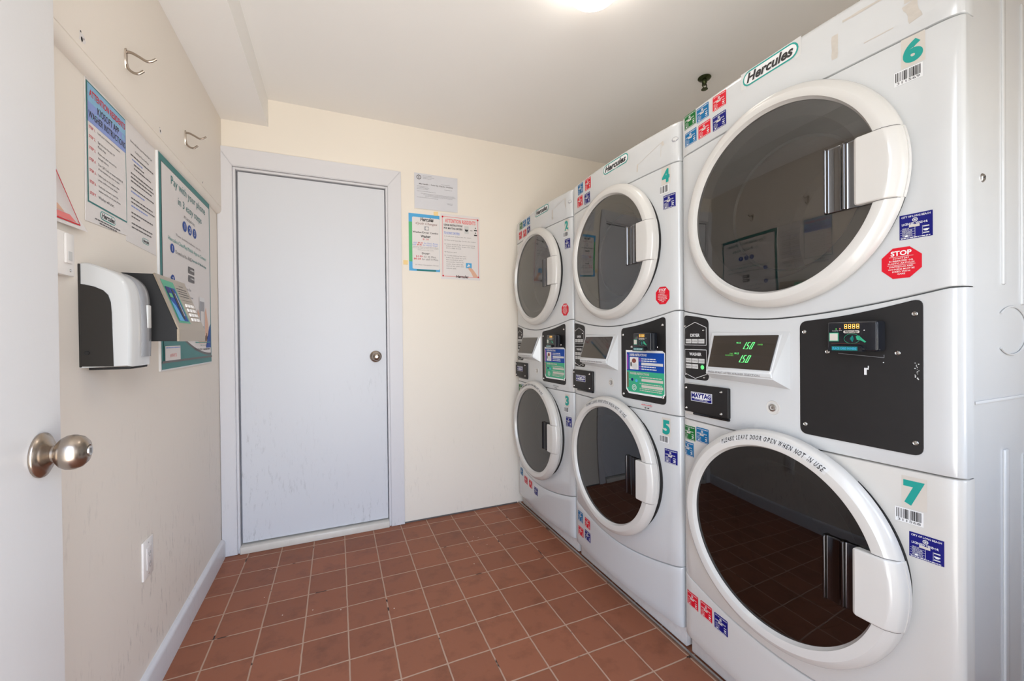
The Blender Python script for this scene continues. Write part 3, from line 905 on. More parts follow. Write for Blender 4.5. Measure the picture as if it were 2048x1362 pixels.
def rounded(poly, r, n=5):
    out = []
    k = len(poly)
    for i in range(k):
        a, b, c = [Vector(poly[(i+q-1) % k]).to_2d() for q in range(3)]
        d1, d2 = (a-b), (c-b)
        t = min(r, d1.length*.45, d2.length*.45)
        p0, p2 = b+d1.normalized()*t, b+d2.normalized()*t
        for q in range(n+1):
            u = q/n; out.append(tuple(p0*(1-u)**2 + b*2*u*(1-u) + p2*u*u))
    return out

def screw(bm_list, name, y, z, d, parent, r=.0052):
    fr = ((-d, y, z), (0, 1, 0), (0, 0, 1), (-1, 0, 0))
    return lathe(name, [(0, .0026), (r*.35, .0028), (r*.4, .0024), (r*.6, .0032), (r*.9, .0018), (r, 0)], 14, M_STEEL, parent, fr)

def seg_digits(p, s, ul, ur, v0, v1, m, h, slant=.18, t=.16, sg=-1):
    """seven-segment figures from ul to ur"""
    SEG = {'0': 'abcdef', '1': 'bc', '5': 'acdfg', '8': 'abcdefg', '.': 'p'}
    n = sum(1 for c in s if c != '.'); wd = abs(ur-ul)/n; hg = v1-v0
    i = 0
    for c in s:
        if c == '.':
            x = i*wd-.06*wd; p.rect(ul+sg*(x-.04*wd), ul+sg*(x+.12*wd), v0, v0+hg*.12, m, h); continue
        x0 = i*wd+.12*wd; x1 = (i+1)*wd-.16*wd; th = hg*t*.8
        q = lambda x, y: (ul+sg*(x+slant*y*hg), v0+y*hg)
        def bar(xa, ya, xb, yb, vert):
            if vert:
                pts = [q(xa, ya), q(xa+th, ya), q(xa+th, yb), q(xa, yb)]
            else:
                e = th/hg; pts = [q(xa, ya), q(xb, ya), q(xb, ya+e), q(xa, ya+e)]
            p.poly(pts, m, h)
        g_ = .02; e = th/hg
        for k in SEG[c]:
            if k == 'a': bar(x0+th*.6, 1-e, x1-th*.6, 0, 0)
            if k == 'g': bar(x0+th*.6, .5-e/2, x1-th*.6, 0, 0)
            if k == 'd': bar(x0+th*.6, 0, x1-th*.6, 0, 0)
            if k == 'f': bar(x0, .5+g_, 0, 1-g_, 1)
            if k == 'e': bar(x0, g_, 0, .5-g_, 1)
            if k == 'b': bar(x1-th, .5+g_, 0, 1-g_, 1)
            if k == 'c': bar(x1-th, g_, 0, .5-g_, 1)
        i += 1

def make_machine(k, cfg):
    root = empty('stacked_washer_dryer', (R, YN+k*P, 0))
    tag(root, cfg['label'], 'washer dryer', 'stacked washer dryers along the right wall')
    # carcass: open-fronted shell behind the front panels
    bm = bmesh.new()
    x0, x1, y0, y1, z0, z1 = .037, .74, .0015, MW-.0015, .10, 1.838
    T = .006
    for a in ((x0, x1, y0, y0+T, z0, z1), (x0, x1, y1-T, y1, z0, z1), (x0, x1, y0+T, y1-T, z1-T, z1), (x0, x1, y0+T, y1-T, z0, z0+T), (x1-T, x1, y0+T, y1-T, z0+T, z1-T)):
        box_bm(bm, *a, .0015, 1)
    body = bm_obj('cabinet', bm, M_ENAMEL, root)
    box('base', .020, .72, .004, MW-.004, .006, .0775, M_BASEW, root, bev=.004)
    # divider between dryer and washer compartments
    # front panels
    hd = [(YC, ZD, .268)]; hw = [(YC, ZW, .268)]
    panel('top_fascia', seam1, lambda y: 1.850, M_ENAMEL, root, hd, top_round=.018, rows=4)
    panel('dryer_front', seam2, seam1, M_ENAMEL, root, hd)
    console = panel('control_console', seam3, seam2, M_ENAMEL, root, hw)
    panel('washer_front', seam4, seam3, M_ENAMEL2 if k == 0 else M_ENAMEL, root, hw)
    panel('kick_panel', lambda y: .079, seam4, M_ENAMEL2 if k == 0 else M_ENAMEL, root)
    # drums
    for nm, zc, m in (('dryer_drum', ZD, M_DRUM), ('washer_drum', ZW, M_WDRUM)):
        fr = ((0, YC, zc), (0, 1, 0), (0, 0, 1), (1, 0, 0))
        pr = [(.266, .002), (.266, .034), (.20, .036), (.20, .05), (.27, .06), (.27, .45), (.25, .47), (0, .475)]
        lathe(nm, pr, 64, m, root, fr, angle=40)
    make_door(root, 'dryer_door', ZD, .057, .067, .2775, M_DGLASS, M_FRIT)
    wd = make_door(root, 'washer_door', ZW, .068, .078, .2805, M_WGLASS, M_WLINER)
    # arc of words on the washer door ring
    msg = 'PLEASE LEAVE DOOR OPEN WHEN NOT IN USE'
    A0, A1 = 120.5, 57.5
    arc = lambda u, v, h: Vector((-(ring_front(v, .068, .078, .2805)+h), YC-v*math.cos(math.radians(u)), ZW+v*math.sin(math.radians(u))))
    p = Print(arc)
    n = 40
    for i in range(n): p.rect(A0+1-(A0-A1+2)*i/n, A0+1-(A0-A1+2)*(i+1)/n, .2525, .2605, M_STRIP, .0003); p.rect(A0+1-(A0-A1+2)*i/n, A0+1-(A0-A1+2)*(i+1)/n, .2605, .2685, M_STRIP, .0005)
    st = p.build('door_notice', wd)
    p = Print(arc)
    adv = {'I': .55, 'L': .85, 'E': .9, 'F': .85, ' ': .55, 'W': 1.35, 'N': 1.08, 'O': 1.12}
    tot = sum(adv.get(c, 1.0) for c in msg); pos = 0
    for c in msg:
        a_ = adv.get(c, 1.0)
        if c != ' ':
            f0 = (pos+(.12 if c == 'I' else 0))/tot; f1 = (pos+(.32 if c == 'I' else a_*.80))/tot
            p.text(c, A0-(A0-A1)*f0, A0-(A0-A1)*f1, .2550, .2665, M_INK, .0018, bold=.012, shear=.15, res=2)
        pos += a_
    o = p.build('door_notice_lettering', wd)
    # side panel pressings on the near side (seen on the first machine)
    if k == 0:
        bm = bmesh.new()
        def rib(x0_, x1_, z0_, z1_, d=.004, b=.003):
            box_bm(bm, x0_, x1_, -d+.0015, .003, z0_, z1_, b, 3)
        for (a, b, c, d) in ((.10, .122, .20, .86), (.20, .30, .16, .84)):
            rib(a+.06, b+.06, c, d)
        for (a, b, c, d) in ((.155, .170, 1.20, 1.80), (.245, .262, 1.16, 1.80)):
            rib(a, b, c, d, .003)
        bm_obj('side_panel_ribs', bm, M_ENAMEL, body)
        bm = bmesh.new()
        for i in range(24):
            pass
        ringp = [(.20+.075*math.cos(t), -.0005, 1.105+.05*math.sin(t)) for t in [PI*1.25+1.5*PI*q/30 for q in range(31)]]
        tube_bm(bm, ringp, .0018, 6)
        bm_obj('side_panel_knockout', bm, M_ENAMEL, body)
        box('side_panel_seam', .037, .74, -.0016, .002, .962, .968, M_ENAMEL, body, bev=.001)
        sf = ((.073, .0015, 1.406), (1, 0, 0), (0, 0, 1), (0, -1, 0))
        lathe('cabinet_screw', [(0, .003), (.006, .003), (.0085, .001), (.009, 0)], 16, M_STEEL, body, sf)
        s_ = Print(lambda u, v, h: Vector((.073+u, .0015-.0032-h, 1.406+v)))
        s_.line(-.005, -.002, .005, .003, .0022, M_DARK, .0001).build('cabinet_screw_slot', body)

    # ---- console pieces
    # button plate
    p = Print(onfront)
    bp = [(.6765, 1.1715), (.620, 1.1640), (.5665, 1.1530), (.5665, .9575), (.6765, .9575)]
    # split across so it follows the rounded corner
    def strips(poly, n, m, h0, h1, p, rnd=0):
        poly = rounded(poly, rnd) if rnd else poly
        bm = bmesh.new()
        f = bm.faces.new([bm.verts.new((a, b, 0)) for a, b in poly])
        ya, yb = min(a for a, b in poly), max(a for a, b in poly)
        for i in range(1, n):
            y = ya+(yb-ya)*i/n
            bmesh.ops.bisect_plane(bm, geom=bm.verts[:]+bm.edges[:]+bm.faces[:], plane_co=(y, 0, 0), plane_no=(1, 0, 0))
        bm.normal_update()
        outer = [e for e in bm.edges if e.is_boundary]
        for f in bm.faces: p.poly([(v.co.x, v.co.y) for v in f.verts], m, h1)
        i = p._mi(m)
        for e in outer:
            a, b = e.verts; q = len(p.v)
            p.v += [p.fn(a.co.x, a.co.y, h1), p.fn(b.co.x, b.co.y, h1), p.fn(b.co.x, b.co.y, h0), p.fn(a.co.x, a.co.y, h0)]
            p.f.append((q, q+1, q+2, q+3)); p.mi.append(i)
        bm.free()
    strips(bp, 24, M_BLACK, -.001, .002, p, .016)
    bpl = p.build('button_plate', root)
    p = Print(onfront)
    H = .0029
    yl, yr = .6715, .5740
    for pts in ([(yl, 1.0705), (yl, 1.1270), (.6225, 1.1455), (yr, 1.1270), (yr, 1.0705)], [(yl, 1.0555), (yl, .9760), (.6225, .9610), (yr, .9780), (yr, 1.0555)]):
        for a, b in zip(pts, pts[1:]+pts[:1]): p.line(a[0], a[1], b[0], b[1], .0016, M_WHITE, H)
    p.text('DRYER', .6430, .6020, 1.0975, 1.1080, M_WHITE, H, bold=.03, res=2)
    p.text('WASHER', .6480, .5950, 1.0355, 1.0460, M_WHITE, H, bold=.03, res=2)
    for zz, nb, a in ((1.076, 3, .6655), (1.0120, 3, .6655), (.9930, 2, .6650)):
        for i in range(nb):
            u0 = a-.0287*i
            p.rect(u0, u0-.0265, zz, zz+.0145, M_GREYP, H)
    LB = [('HEAVY', 1.076, 0), ('NORMAL', 1.076, 1), ('DELICATE', 1.076, 2), ('WHITES', 1.012, 0), ('NORMAL', 1.012, 1), ('DELICATE', 1.012, 2), ('BRIGHTS', .993, 0), ('COLORS', .993, 1)]
    for s_, zz, i in LB: p.text(s_, .6635-.0287*i, .6420-.0287*i, zz+.0045, zz+.0095, M_DKGR, H+.0004, res=1)
    p.text('START', .5970, .5860, 1.0075, 1.0105, M_CARDG, H, res=1)
    p.build('button_printing', bpl)
    p = Print(onfront); p.disc(.5910, .9995, .0075, .0068, M_GLOWG if k == 0 else M_DKGR, .003, 20).build('start_button', bpl)
    for y, z in ((.6685, 1.134), (.5850, 1.118), (.6640, .972), (.5830, .967)): screw(None, 'screw', y, z, sdx(y)+.002, bpl, .0036)
    # badge plate with the drawer recess below it
    p = Print(onfront)
    p.slab([(.690, .8355), (.480, .8355), (.480, .944), (.690, .944)][::1], M_ENAMEL, -.002, .0012) if False else None
    bm = bmesh.new(); box_bm(bm, -.0255, -.008, .4800, .6600, .8400, .9450, .005, 3)
    rc = bm_obj('drawer_front', bm, M_ENAMEL2, root)
    bm = bmesh.new(); box_bm(bm, -.0360, -.022, .4860, .6535, .8520, .9430, .0035, 3)
    bd = bm_obj('badge_plate', bm, M_BLACK, root)
    bm = bmesh.new(); box_bm(bm, -.0340, -.010, .4870, .6200, .8440, .8525, .003, 2)
    bm_obj('drawer_pull', bm, M_DCHROME, bd)
    fb = ondx(.036)
    p = Print(fb); p.rect(.6235, .5415, .8900, .9195, M_WHITE, .0008); p.rect(.6215, .5435, .8915, .9180, M_NAVY, .0012)
    p.poly([(.6205, .9170), (.5445, .9170), (.5445, .9010), (.5550, .8985), (.6100, .8985), (.6205, .9010)], M_WHITE, .0015)
    lg = p.build('maker_badge', bd)
    p = Print(fb); p.text('MAYTAG', .6200, .5450, .9015, .9165, M_NAVY, .0019, bold=.045, res=2)
    p.text('COMMERCIAL', .6080, .5570, .8935, .8980, M_WHITE, .0019, res=1)
    p.build('maker_badge_lettering', bd)
    for y, z in ((.6430, .9300), (.5090, .9300), (.6420, .8640), (.5090, .8640)): screw(None, 'screw', y, z, .036, bd, .0045)
    # key lock
    fr = ((-sdx(.354), .354, .907), (0, 1, 0), (0, 0, 1), (-1, 0, 0))
    lk = lathe('key_lock', [(.019, -.001), (.018, .002), (.0145, .001), (.0125, .0008), (.0095, .001), (.0095, .004), (.0080, .0048), (.0050, .0048), (.0040, .0035), (0, .0035)], 28, [M_ENAMEL2], root, fr)
    lathe('lock_barrel', [(.0098, .001), (.0098, .0046), (.0082, .0054), (.0058, .0054), (.0050, .0036), (.0030, .0036), (.0025, .0050), (0, .0050)], 20, M_STEEL, lk, fr)
    # display pod: sloping hood with dark window
    top = (.0305, 1.1000); bot = (.0690, 1.0080)          # stand-off, height of window top and bottom
    A_ = [(.5330, top[1]), (.3330, top[1]), (.3340, bot[1]), (.5230, bot[1])]
    bm = bmesh.new()
    def V_(y, z, d): return bm.verts.new((-d, y, z))
    outer = [V_(.5540, 1.1140, sdx(.554)-.001), V_(.3080, 1.1120, sdx(.308)-.001), V_(.3090, .9600, sdx(.309)-.001), V_(.5560, .9680, sdx(.556)-.001)]
    mid = [V_(.5420, 1.1060, .0340), V_(.3270, 1.1060, .0340), V_(.3260, 1.0000, .0745), V_(.5330, 1.0000, .0745)]
    lip = [None, None, V_(.3270, .9870, .0745), V_(.5320, .9890, .0745)]
    inn = [V_(.5350, 1.1020, .0335), V_(.3315, 1.1020, .0335), V_(.3320, 1.0060, .0730), V_(.5270, 1.0060, .0730)]
    for i in range(4):
        j = (i+1) % 4
        if i == 2: bm.faces.new((lip[2], lip[3], mid[3], mid[2])); bm.faces.new((outer[2], outer[3], lip[3], lip[2]))
        elif i == 1: bm.faces.new((outer[1], outer[2], lip[2], mid[2], mid[1]))
        elif i == 3: bm.faces.new((outer[3], outer[0], mid[0], mid[3], lip[3]))
        else: bm.faces.new((outer[i], outer[j], mid[j], mid[i]))
        bm.faces.new((mid[i], mid[j], inn[j], inn[i]))
    bm.faces.new(inn)
    bmesh.ops.recalc_face_normals(bm, faces=bm.faces)
    es = [e for e in bm.edges if all(v not in outer for v in e.verts) and not all(v in inn for v in e.verts)]
    bmesh.ops.bevel(bm, geom=es, offset=.004, segments=3, affect='EDGES')
    bmesh.ops.triangulate(bm, faces=[f for f in bm.faces if len(f.verts) > 4])
    pod = bm_obj('display_pod', bm, M_ENAMEL, root, angle=50)
    def win(u, v, h):        # u: distance from the far side, v: up the slope
        W0 = (.5330+(.5230-.5330)*(1-v)); y = W0+(.3340-W0)*u
        d = bot[0]+.0035+(top[0]+.0045-bot[0]-.0035)*v
        z = bot[1]+(top[1]-bot[1])*v
        return Vector((-(d+h*.92), y, z+h*.38))
    p = Print(win)
    p.slab([(0, 0), (1, 0), (1, 1), (0, 1)], M_SCREEN, -.003, .0022)
    scn = p.build('display_window', pod)
    if k == 0:
        p = Print(win)
        seg_digits(p, '1.50', .50, .68, .58, .79, M_GLOWG, .0028, slant=.16, t=.085, sg=1)
        seg_digits(p, '1.50', .48, .67, .18, .40, M_GLOWG, .0028, slant=.16, t=.085, sg=1)
        p.build('display_digits', pod)
        p = Print(win)
        p.text('PRICE', .415, .485, .74, .79, M_GLOWG, .0028, res=1)
        p.text('PRICE', .42, .49, .42, .47, M_GLOWG, .0028, res=1)
        p.text('DRYER', .75, .82, .70, .74, M_GLOWD, .0028, res=1)
        p.text('START', .34, .40, .41, .45, M_GLOWD, .0028, res=1)
        p.text('WASHER ENDS', .27, .41, .36, .40, M_GLOWD, .0028, res=1)
        p.build('display_lettering', pod)
    p = Print(lambda y, z, h: Vector((-(.0747+h), y, z)))
    p.text('PRESS START AFTER WASHER SELECTION', .5220, .3600, .9905, .9965, M_DKGR, .0004, res=2)
    p.build('pod_lettering', pod)
    # black coin plate
    p = Print(onfront)
    cp = [(.2835, 1.1335), (.215, 1.1400), (.1705, 1.1465), (.120, 1.1565), (.0555, 1.1725), (.0555, .8525), (.160, .8540), (.2835, .8550)]
    strips(cp, 12, M_BLACK, -.001, .0025, p, .017)
    cpl = p.build('payment_plate', root)
    for y, z in ((.2728, 1.1078), (.0675, 1.1410), (.0941, 1.0605), (.2711, .8795), (.0669, .8781), (.2220, 1.0600)):
        if k and z < 1.0 and y > .2: z = .870
        screw(None, 'screw', y, z, sdx(y)+.0025, cpl, .0056)
    if k == 0:
        p = Print(onfront)
        H = .0030
        p.rect(.1507, .1460, 1.0110, 1.0255, M_WHITE, H); p.rect(.1507, .1425, 1.0225, 1.0262, M_WHITE, H); p.rect(.1440, .1422, 1.0262, 1.0310, M_WHITE, H)
        p.disc(.1170, 1.0395, .0012, .0012, M_WHITE, H, 8)
        rn = random.Random(2)
        for i in range(16): p.disc(.0640+rn.uniform(-.003, .003), 1.041-i*.0022, rn.uniform(.0004, .0013), rn.uniform(.0006, .0016), M_GREYP, H, 7)
        p.line(.2000, 1.0570, .1160, 1.0500, .0007, M_PGREY, H); p.line(.1160, 1.0500, .1160, 1.0560, .0007, M_PGREY, H)
        p.build('scratches', cpl)
    # card reader
    ry1, ry0, rz0, rz1 = (.206, .1105, 1.0640, 1.1285) if k == 0 else (.178, .0830, 1.0480, 1.1140)
    d0 = .029
    fdx = .0600
    bm = bmesh.new(); box_bm(bm, -fdx, -d0+.002, ry0, ry1, rz0, rz1, .0045, 4)
    rd = bm_obj('card_reader', bm, M_BLACKP, root)
    U = lambda t: ry1-(ry1-ry0)*t
    V = lambda t: rz0+(rz1-rz0)*t
    pf = ondx(fdx)
    p = Print(pf)
    seg_digits(p, '8888', U(.36), U(.68), V(.76), V(.92), M_AMBER, .0008, slant=.0, sg=-1)
    for i in range(4): p.rect(U(.385+.08*i), U(.415+.08*i), V(.825), V(.845), M_YELL, .0012)
    p.disc(U(.20), V(.76), .0013, .0013, M_GLOWD, .0008, 10); p.disc(U(.28), V(.765), .0013, .0013, M_PINK, .0008, 10)
    p.disc(U(.76), V(.70), .0012, .0012, M_GREYP, .0008, 10)
    p.build('reader_display', rd)
    p = Print(pf)
    loz = []
    p.rect(U(.35), U(.67), V(.61), V(.70), M_PAPERC, .0006, r=.0025)
    p.text('Hercules', U(.38), U(.64), V(.62), V(.695), M_INK, .0010, bold=.03, shear=.2, res=2)
    p.rect(U(.05), U(.25), V(.33), V(.63), M_CARDG, .0006); p.rect(U(.065), U(.235), V(.355), V(.605), M_PAPERC, .0010)
    p.ring(U(.52), V(.42), .0150, .0110, .0006, M_CARDG, .0008, 30)
    for q in range(4): p.ring(U(.47), V(.42), -(.0028+.0017*q), .0028+.0024*q, .0009, M_TEAL, .0008, 10, -45, 45)
    p.poly([(U(.60), V(.50)), (U(.66), V(.53)), (U(.74), V(.40)), (U(.80), V(.32)), (U(.77), V(.29)), (U(.70), V(.36)), (U(.62), V(.38))], M_CARDG, .0008)
    p.line(U(.10), V(.245), U(.68), V(.265), .0006, M_BROWN, .0008)
    p.text('PROCESSING', U(.12), U(.24), V(.68), V(.71), M_GREYP, .0008, res=1)
    p.text('ERROR', U(.26), U(.32), V(.69), V(.72), M_GREYP, .0008, res=1)
    p.build('reader_printing', rd)
    bm = bmesh.new()
    pr = [(U(.06), V(-.02)), (U(.76), V(-.02)), (U(.765), V(.10)), (U(.73), V(.17)), (U(.66), V(.19)), (U(.16), V(.20)), (U(.08), V(.14))]
    a_ = [bm.verts.new((-fdx+.001, y, z)) for y, z in pr]; b2 = [bm.verts.new((-fdx-.010, y, z)) for y, z in pr]
    bm.faces.new(a_); bm.faces.new(b2)
    for i in range(len(pr)):
        j = (i+1) % len(pr); bm.faces.new((a_[i], a_[j], b2[j], b2[i]))
    bmesh.ops.recalc_face_normals(bm, faces=bm.faces)
    bmesh.ops.bevel(bm, geom=[e for e in bm.edges if e.verts[0].co.x < -fdx-.005 and e.verts[1].co.x < -fdx-.005], offset=.0015, segments=2, affect='EDGES')
    bm_obj('card_slot', bm, M_BLACKP, rd)
    p = Print(ondx(fdx+.010))
    p.rect(U(.16), U(.68), V(.02), V(.155), M_TEALD, .0002); p.text('PLACE CARD IN HERE', U(.18), U(.66), V(.05), V(.125), M_WHITE if k else M_CYAN, .0006, bold=.02, res=1)
    p.build('card_slot_lettering', rd)
    # instruction card
    if cfg['card']:
        CL_, CR_, CB, CT_ = .2555, .0535, .8760, 1.0470
        p = Print(onfront)
        pts = [(CL_, .8920), (.2400, CB), (.0665, CB), (CR_+.004, .8880), (CR_+.004, 1.0395), (.0690, CT_), (CL_, CT_)]
        strips(pts, 4, M_WHITE, .0022, .0034, p)
        cdp = p.build('instruction_card', root)
        p = Print(onfront); H = .0038
        zs = .9660
        strips([(.2500, zs), (.0600, zs), (.0600, 1.0385), (.2500, 1.0385)], 4, M_CARDB, H-.0001, H, p)
        strips([(.2500, zs), (.2500, .8965), (.2380, .8830), (.0700, .8830), (.0600, .8910), (.0600, zs)], 4, M_CARDG, H-.0001, H, p)
        p.build('card_fields', cdp)
        p = Print(onfront); H = .0043
        p.text('DRYER INSTRUCTIONS', .2320, .1420, 1.0240, 1.0340, M_WHITE, H, bold=.03, res=1)
        p.text('WASHER INSTRUCTIONS', .2320, .1300, .9520, .9610, M_PAPERC, H, bold=.03, res=1)
        p.poly([(.2475, .9700), (.2475, 1.0280), (.2440, 1.0330), (.2405, 1.0280), (.2405, .9700)], M_PURP, H)
        p.rect(.2475, .2405, .8990, .9600, M_BROWN, H)
        p.rect(.2320, .1840, .9720, 1.0200, M_PAPER, H)
        p.disc(.2080, 1.0060, .012, .009, M_BROWN, H+.0004, 12); p.disc(.2040, .9850, .016, .012, M_GREYP, H+.0004, 12); p.disc(.2240, .9920, .005, .010, M_DKGR, H+.0005, 10)
        for zz, c_ in ((1.0130, 0), (1.0050, 0), (.9830, 0), (.9740, 0)):
            p.disc(.1760, zz+.002, .0030, .0030, M_PURP, H, 10); p.words(.1690, .0950, zz, .0036, M_WHITE, H, int(zz*1000))
        p.rect(.1690, .0650, .9905, 1.0005, M_GREYP, H)
        for zz in (.9430, .9180, .8990, .8920):
            p.disc(.1760, zz+.002, .0025, .0025, M_PAPERC, H, 10); p.words(.1690, .0700, zz, .0030, M_PAPERC, H, int(zz*999))
        p.rect(.1690, .0650, .9285, .9385, M_PAPERC, H); p.rect(.1690, .0650, .9050, .9150, M_PAPERC, H)
        p.disc(.2190, .9320, .006, .006, M_NAVY, H, 12); p.disc(.1960, .9290, .007, .006, M_CYAN, H, 12); p.rect(.2360, .2280, .9310, .9330, M_WHITE, H)
        p.ring(.2080, .9020, .0120, .0120, .0025, M_WHITE, H, 20); p.ring(.2080, .9020, .006, .006, .002, M_WHITE, H, 14)
        p.build('card_lettering', cdp)
        p = Print(onfront)
        p.text('USE THIS WASHER WITH', .170, .123, .8440, .8470, M_TEALD, .0006, res=1)
        p.words(.174, .120, .8385, .0026, M_RED if k == 1 else M_DKGR, .0006, 4)
        p.text('THE DOOR CLOSED TIGHT', .170, .121, .8335, .8360, M_DKGR, .0006, res=1)
        p.rect(.158, .149, .8270, .8305, M_INK, .0006); p.rect(.144, .135, .8270, .8305, M_INK, .0006)
        p.build('console_lettering', root)
    if k:
        p = Print(onfront); p.disc(.0130, 1.786, .0110, .0085, M_PGREY, .0006, 18); p.disc(.0120, 1.7875, .0085, .0055, M_GREYP, .0010, 16)  # grey ovals paint the shade of a finger recess
        p.build('corner_recess_shade', root)
    # stickers
    p = Print(onfront); yl, yr, za, zb = cfg['herc']
    p.rect(yl+.006, yr-.006, za-.003, zb+.003, M_STRIP, .0004)
    hs = p.build('operator_sticker', root)
    p = Print(onfront); hercules(p, yl, yr, za, zb, .0008, sg=-1); p.build('lettering', hs)
    for nm, (y0_, y1_, z0_, z1_) in cfg['vend']:
        colm = {'green': M_GREEN, 'teal': M_BLUE, 'red': M_RED, 'navy': M_NAVY}[nm]
        city_sticker(root, 'vendor_sticker', y1_, y0_, z0_, z1_, colm, label={'green': 'green', 'teal': 'blue-teal', 'red': 'red', 'navy': 'navy'}[nm]+' vendor licence sticker', tilt=random.uniform(-.02, .02))
    for (y0_, y1_, z0_, z1_) in cfg['city']:
        city_sticker(root, 'vendor_sticker', y1_, y0_, z0_, z1_, M_NAVY, big=True, label='large navy CITY OF LONG BEACH licence sticker')
    for n_, (y0_, y1_, z0_, z1_) in cfg['num']: number_label(root, n_, y1_, y0_, z0_, z1_)
    for dg_, (y0_, y1_, z0_, z1_) in cfg['bar']: barcode_label(root, y1_, y0_, z0_, z1_, dg_)
    y0_, y1_, z0_, z1_ = cfg['stop']; stop_sticker(root, y1_, y0_, z0_, z1_)
    # old tape marks on the fascia
    p = Print(onfront); rn = random.Random(11+k)
    for (ya, za, yb, zb, wd_) in cfg['tape']:
        n = 5
        top_, bot_ = [], []
        for i in range(n+1):
            t = i/n; y = ya+(yb-ya)*t; z = za+(zb-za)*t
            dx_, dz_ = (yb-ya), (zb-za); l_ = math.hypot(dx_, dz_)
            nx, nz = -dz_/l_, dx_/l_
            j1, j2 = rn.uniform(.35, .55)*wd_, rn.uniform(.35, .55)*wd_
            top_.append((y+nx*j1, z+nz*j1)); bot_.append((y-nx*j2, z-nz*j2))
        p.poly(top_+bot_[::-1], M_RESID, .0004)
    p.build('tape_residue', root)
    return root

cfg0 = dict(label='nearest white stacked washer dryer, numbered 6 above and 7 below', card=False,
    herc=(.4370, .2840, 1.8000, 1.8410),
    vend=[('green', (.6150, .6665, 1.7930, 1.8390)), ('teal', (.5600, .6105, 1.7880, 1.8340)), ('red', (.4940, .5440, 1.7900, 1.8340)),
          ('navy', (.4945, .5445, 1.7300, 1.7750)), ('red', (.5535, .6035, 1.7330, 1.7780)), ('teal', (.6120, .6640, 1.7350, 1.7800)),
          ('green', (.6270, .6820, .7510, .7985)), ('teal', (.5690, .6220, .7555, .8030)), ('teal', (.6345, .6850, .6965, .7430)),
          ('red', (.6190, .6700, .1915, .2380)), ('red', (.5600, .6085, .1915, .2395)), ('navy', (.5005, .5510, .1885, .2370))],
    city=[(.0411, .0912, 1.2950, 1.3455), (.0265, .0778, .6433, .6938)],
    num=[('6', (.0543, .0849, 1.6530, 1.6985)), ('7', (.0538, .0866, .7470, .7985))],
    bar=[('311569', (.0570, .0966, 1.6240, 1.6430)), ('311568', (.0580, .0976, .7170, .7366))],
    stop=(.0570, .1203, 1.2163, 1.2802),
    tape=[(.205, 1.796, .206, 1.741, .014), (.190, 1.816, .118, 1.816, .006), (.072, 1.840, .074, 1.778, .020), (.075, 1.776, .064, 1.736, .022), (.150, 1.742, .100, 1.742, .0025)])
cfg1 = dict(label='middle white stacked washer dryer, numbered 4 above and 5 below', card=True,
    herc=(.3980, .2361, 1.7960, 1.8350),
    vend=[('teal', (.5720, .6240, 1.7860, 1.8350)), ('red', (.5000, .5520, 1.7820, 1.8340)), ('red', (.5780, .6300, 1.7270, 1.7770)), ('navy', (.5085, .5590, 1.7200, 1.7690)),
          ('teal', (.6030, .6520, .1985, .2480)), ('red', (.5335, .5825, .1970, .2410)), ('red', (.5990, .6500, .1300, .1730)), ('navy', (.5310, .5830, .1370, .1830))],
    city=[(.0116, .0611, 1.5537, 1.6027), (.0115, .0641, .6472, .6971)],
    num=[('4', (.0332, .0667, 1.6480, 1.6960)), ('5', (.0402, .0729, .7470, .7990))],
    bar=[(None, (.0404, .0752, 1.6150, 1.6390)), (None, (.0483, .0846, .7190, .7400))],
    stop=(.0371, .0986, 1.2160, 1.2790),
    tape=[(.183, 1.762, .070, 1.798, .0020), (.070, 1.798, .072, 1.748, .0020), (.185, 1.765, .187, 1.735, .008), (.066, 1.800, .060, 1.785, .010)])
cfg2 = dict(label='farthest white stacked washer dryer, numbered 2 above and 3 below, against the far wall', card=True,
    herc=(.3604, .2031, 1.7960, 1.8360),
    vend=[('green', (.5570, .6110, 1.7855, 1.8300)), ('teal', (.4940, .5480, 1.7850, 1.8290)), ('teal', (.4330, .4820, 1.7800, 1.8270)),
          ('red', (.5680, .6250, 1.7270, 1.7740)), ('red', (.4905, .5450, 1.7240, 1.7690)), ('navy', (.4320, .4790, 1.7270, 1.7720)),
          ('green', (.5960, .6560, .7490, .8010)), ('teal', (.5320, .5890, .7530, .8040)),
          ('teal', (.5920, .6400, .2165, .2630)), ('red', (.5140, .5650, .1870, .2320)), ('red', (.4395, .4890, .1860, .2320)), ('navy', (.3610, .4090, .1700, .2150))],
    city=[(.0120, .0540, 1.5530, 1.6030), (.0130, .0570, .6410, .6915)],
    num=[('2', (.0233, .0530, 1.6470, 1.6960)), ('3', (.0305, .0622, .7480, .7990))],
    bar=[(None, (.0275, .0627, 1.6180, 1.6390)), (None, (.0377, .0711, .7160, .7377))],
    stop=(.0263, .0852, 1.2121, 1.2738),
    tape=[(.165, 1.785, .050, 1.815, .0020), (.165, 1.785, .167, 1.735, .012), (.050, 1.815, .045, 1.765, .008)])
for k, c_ in enumerate((cfg0, cfg1, cfg2)): make_machine(k, c_)

# ------------------------------------------------------------------ far wall notices
onfar = lambda u, v, h: Vector((u, D-h, v))
def notice(name, label, cat, fn, base, group=None):
    p = Print(fn); base(p)
    return tag(p.build(name), label, cat, group)
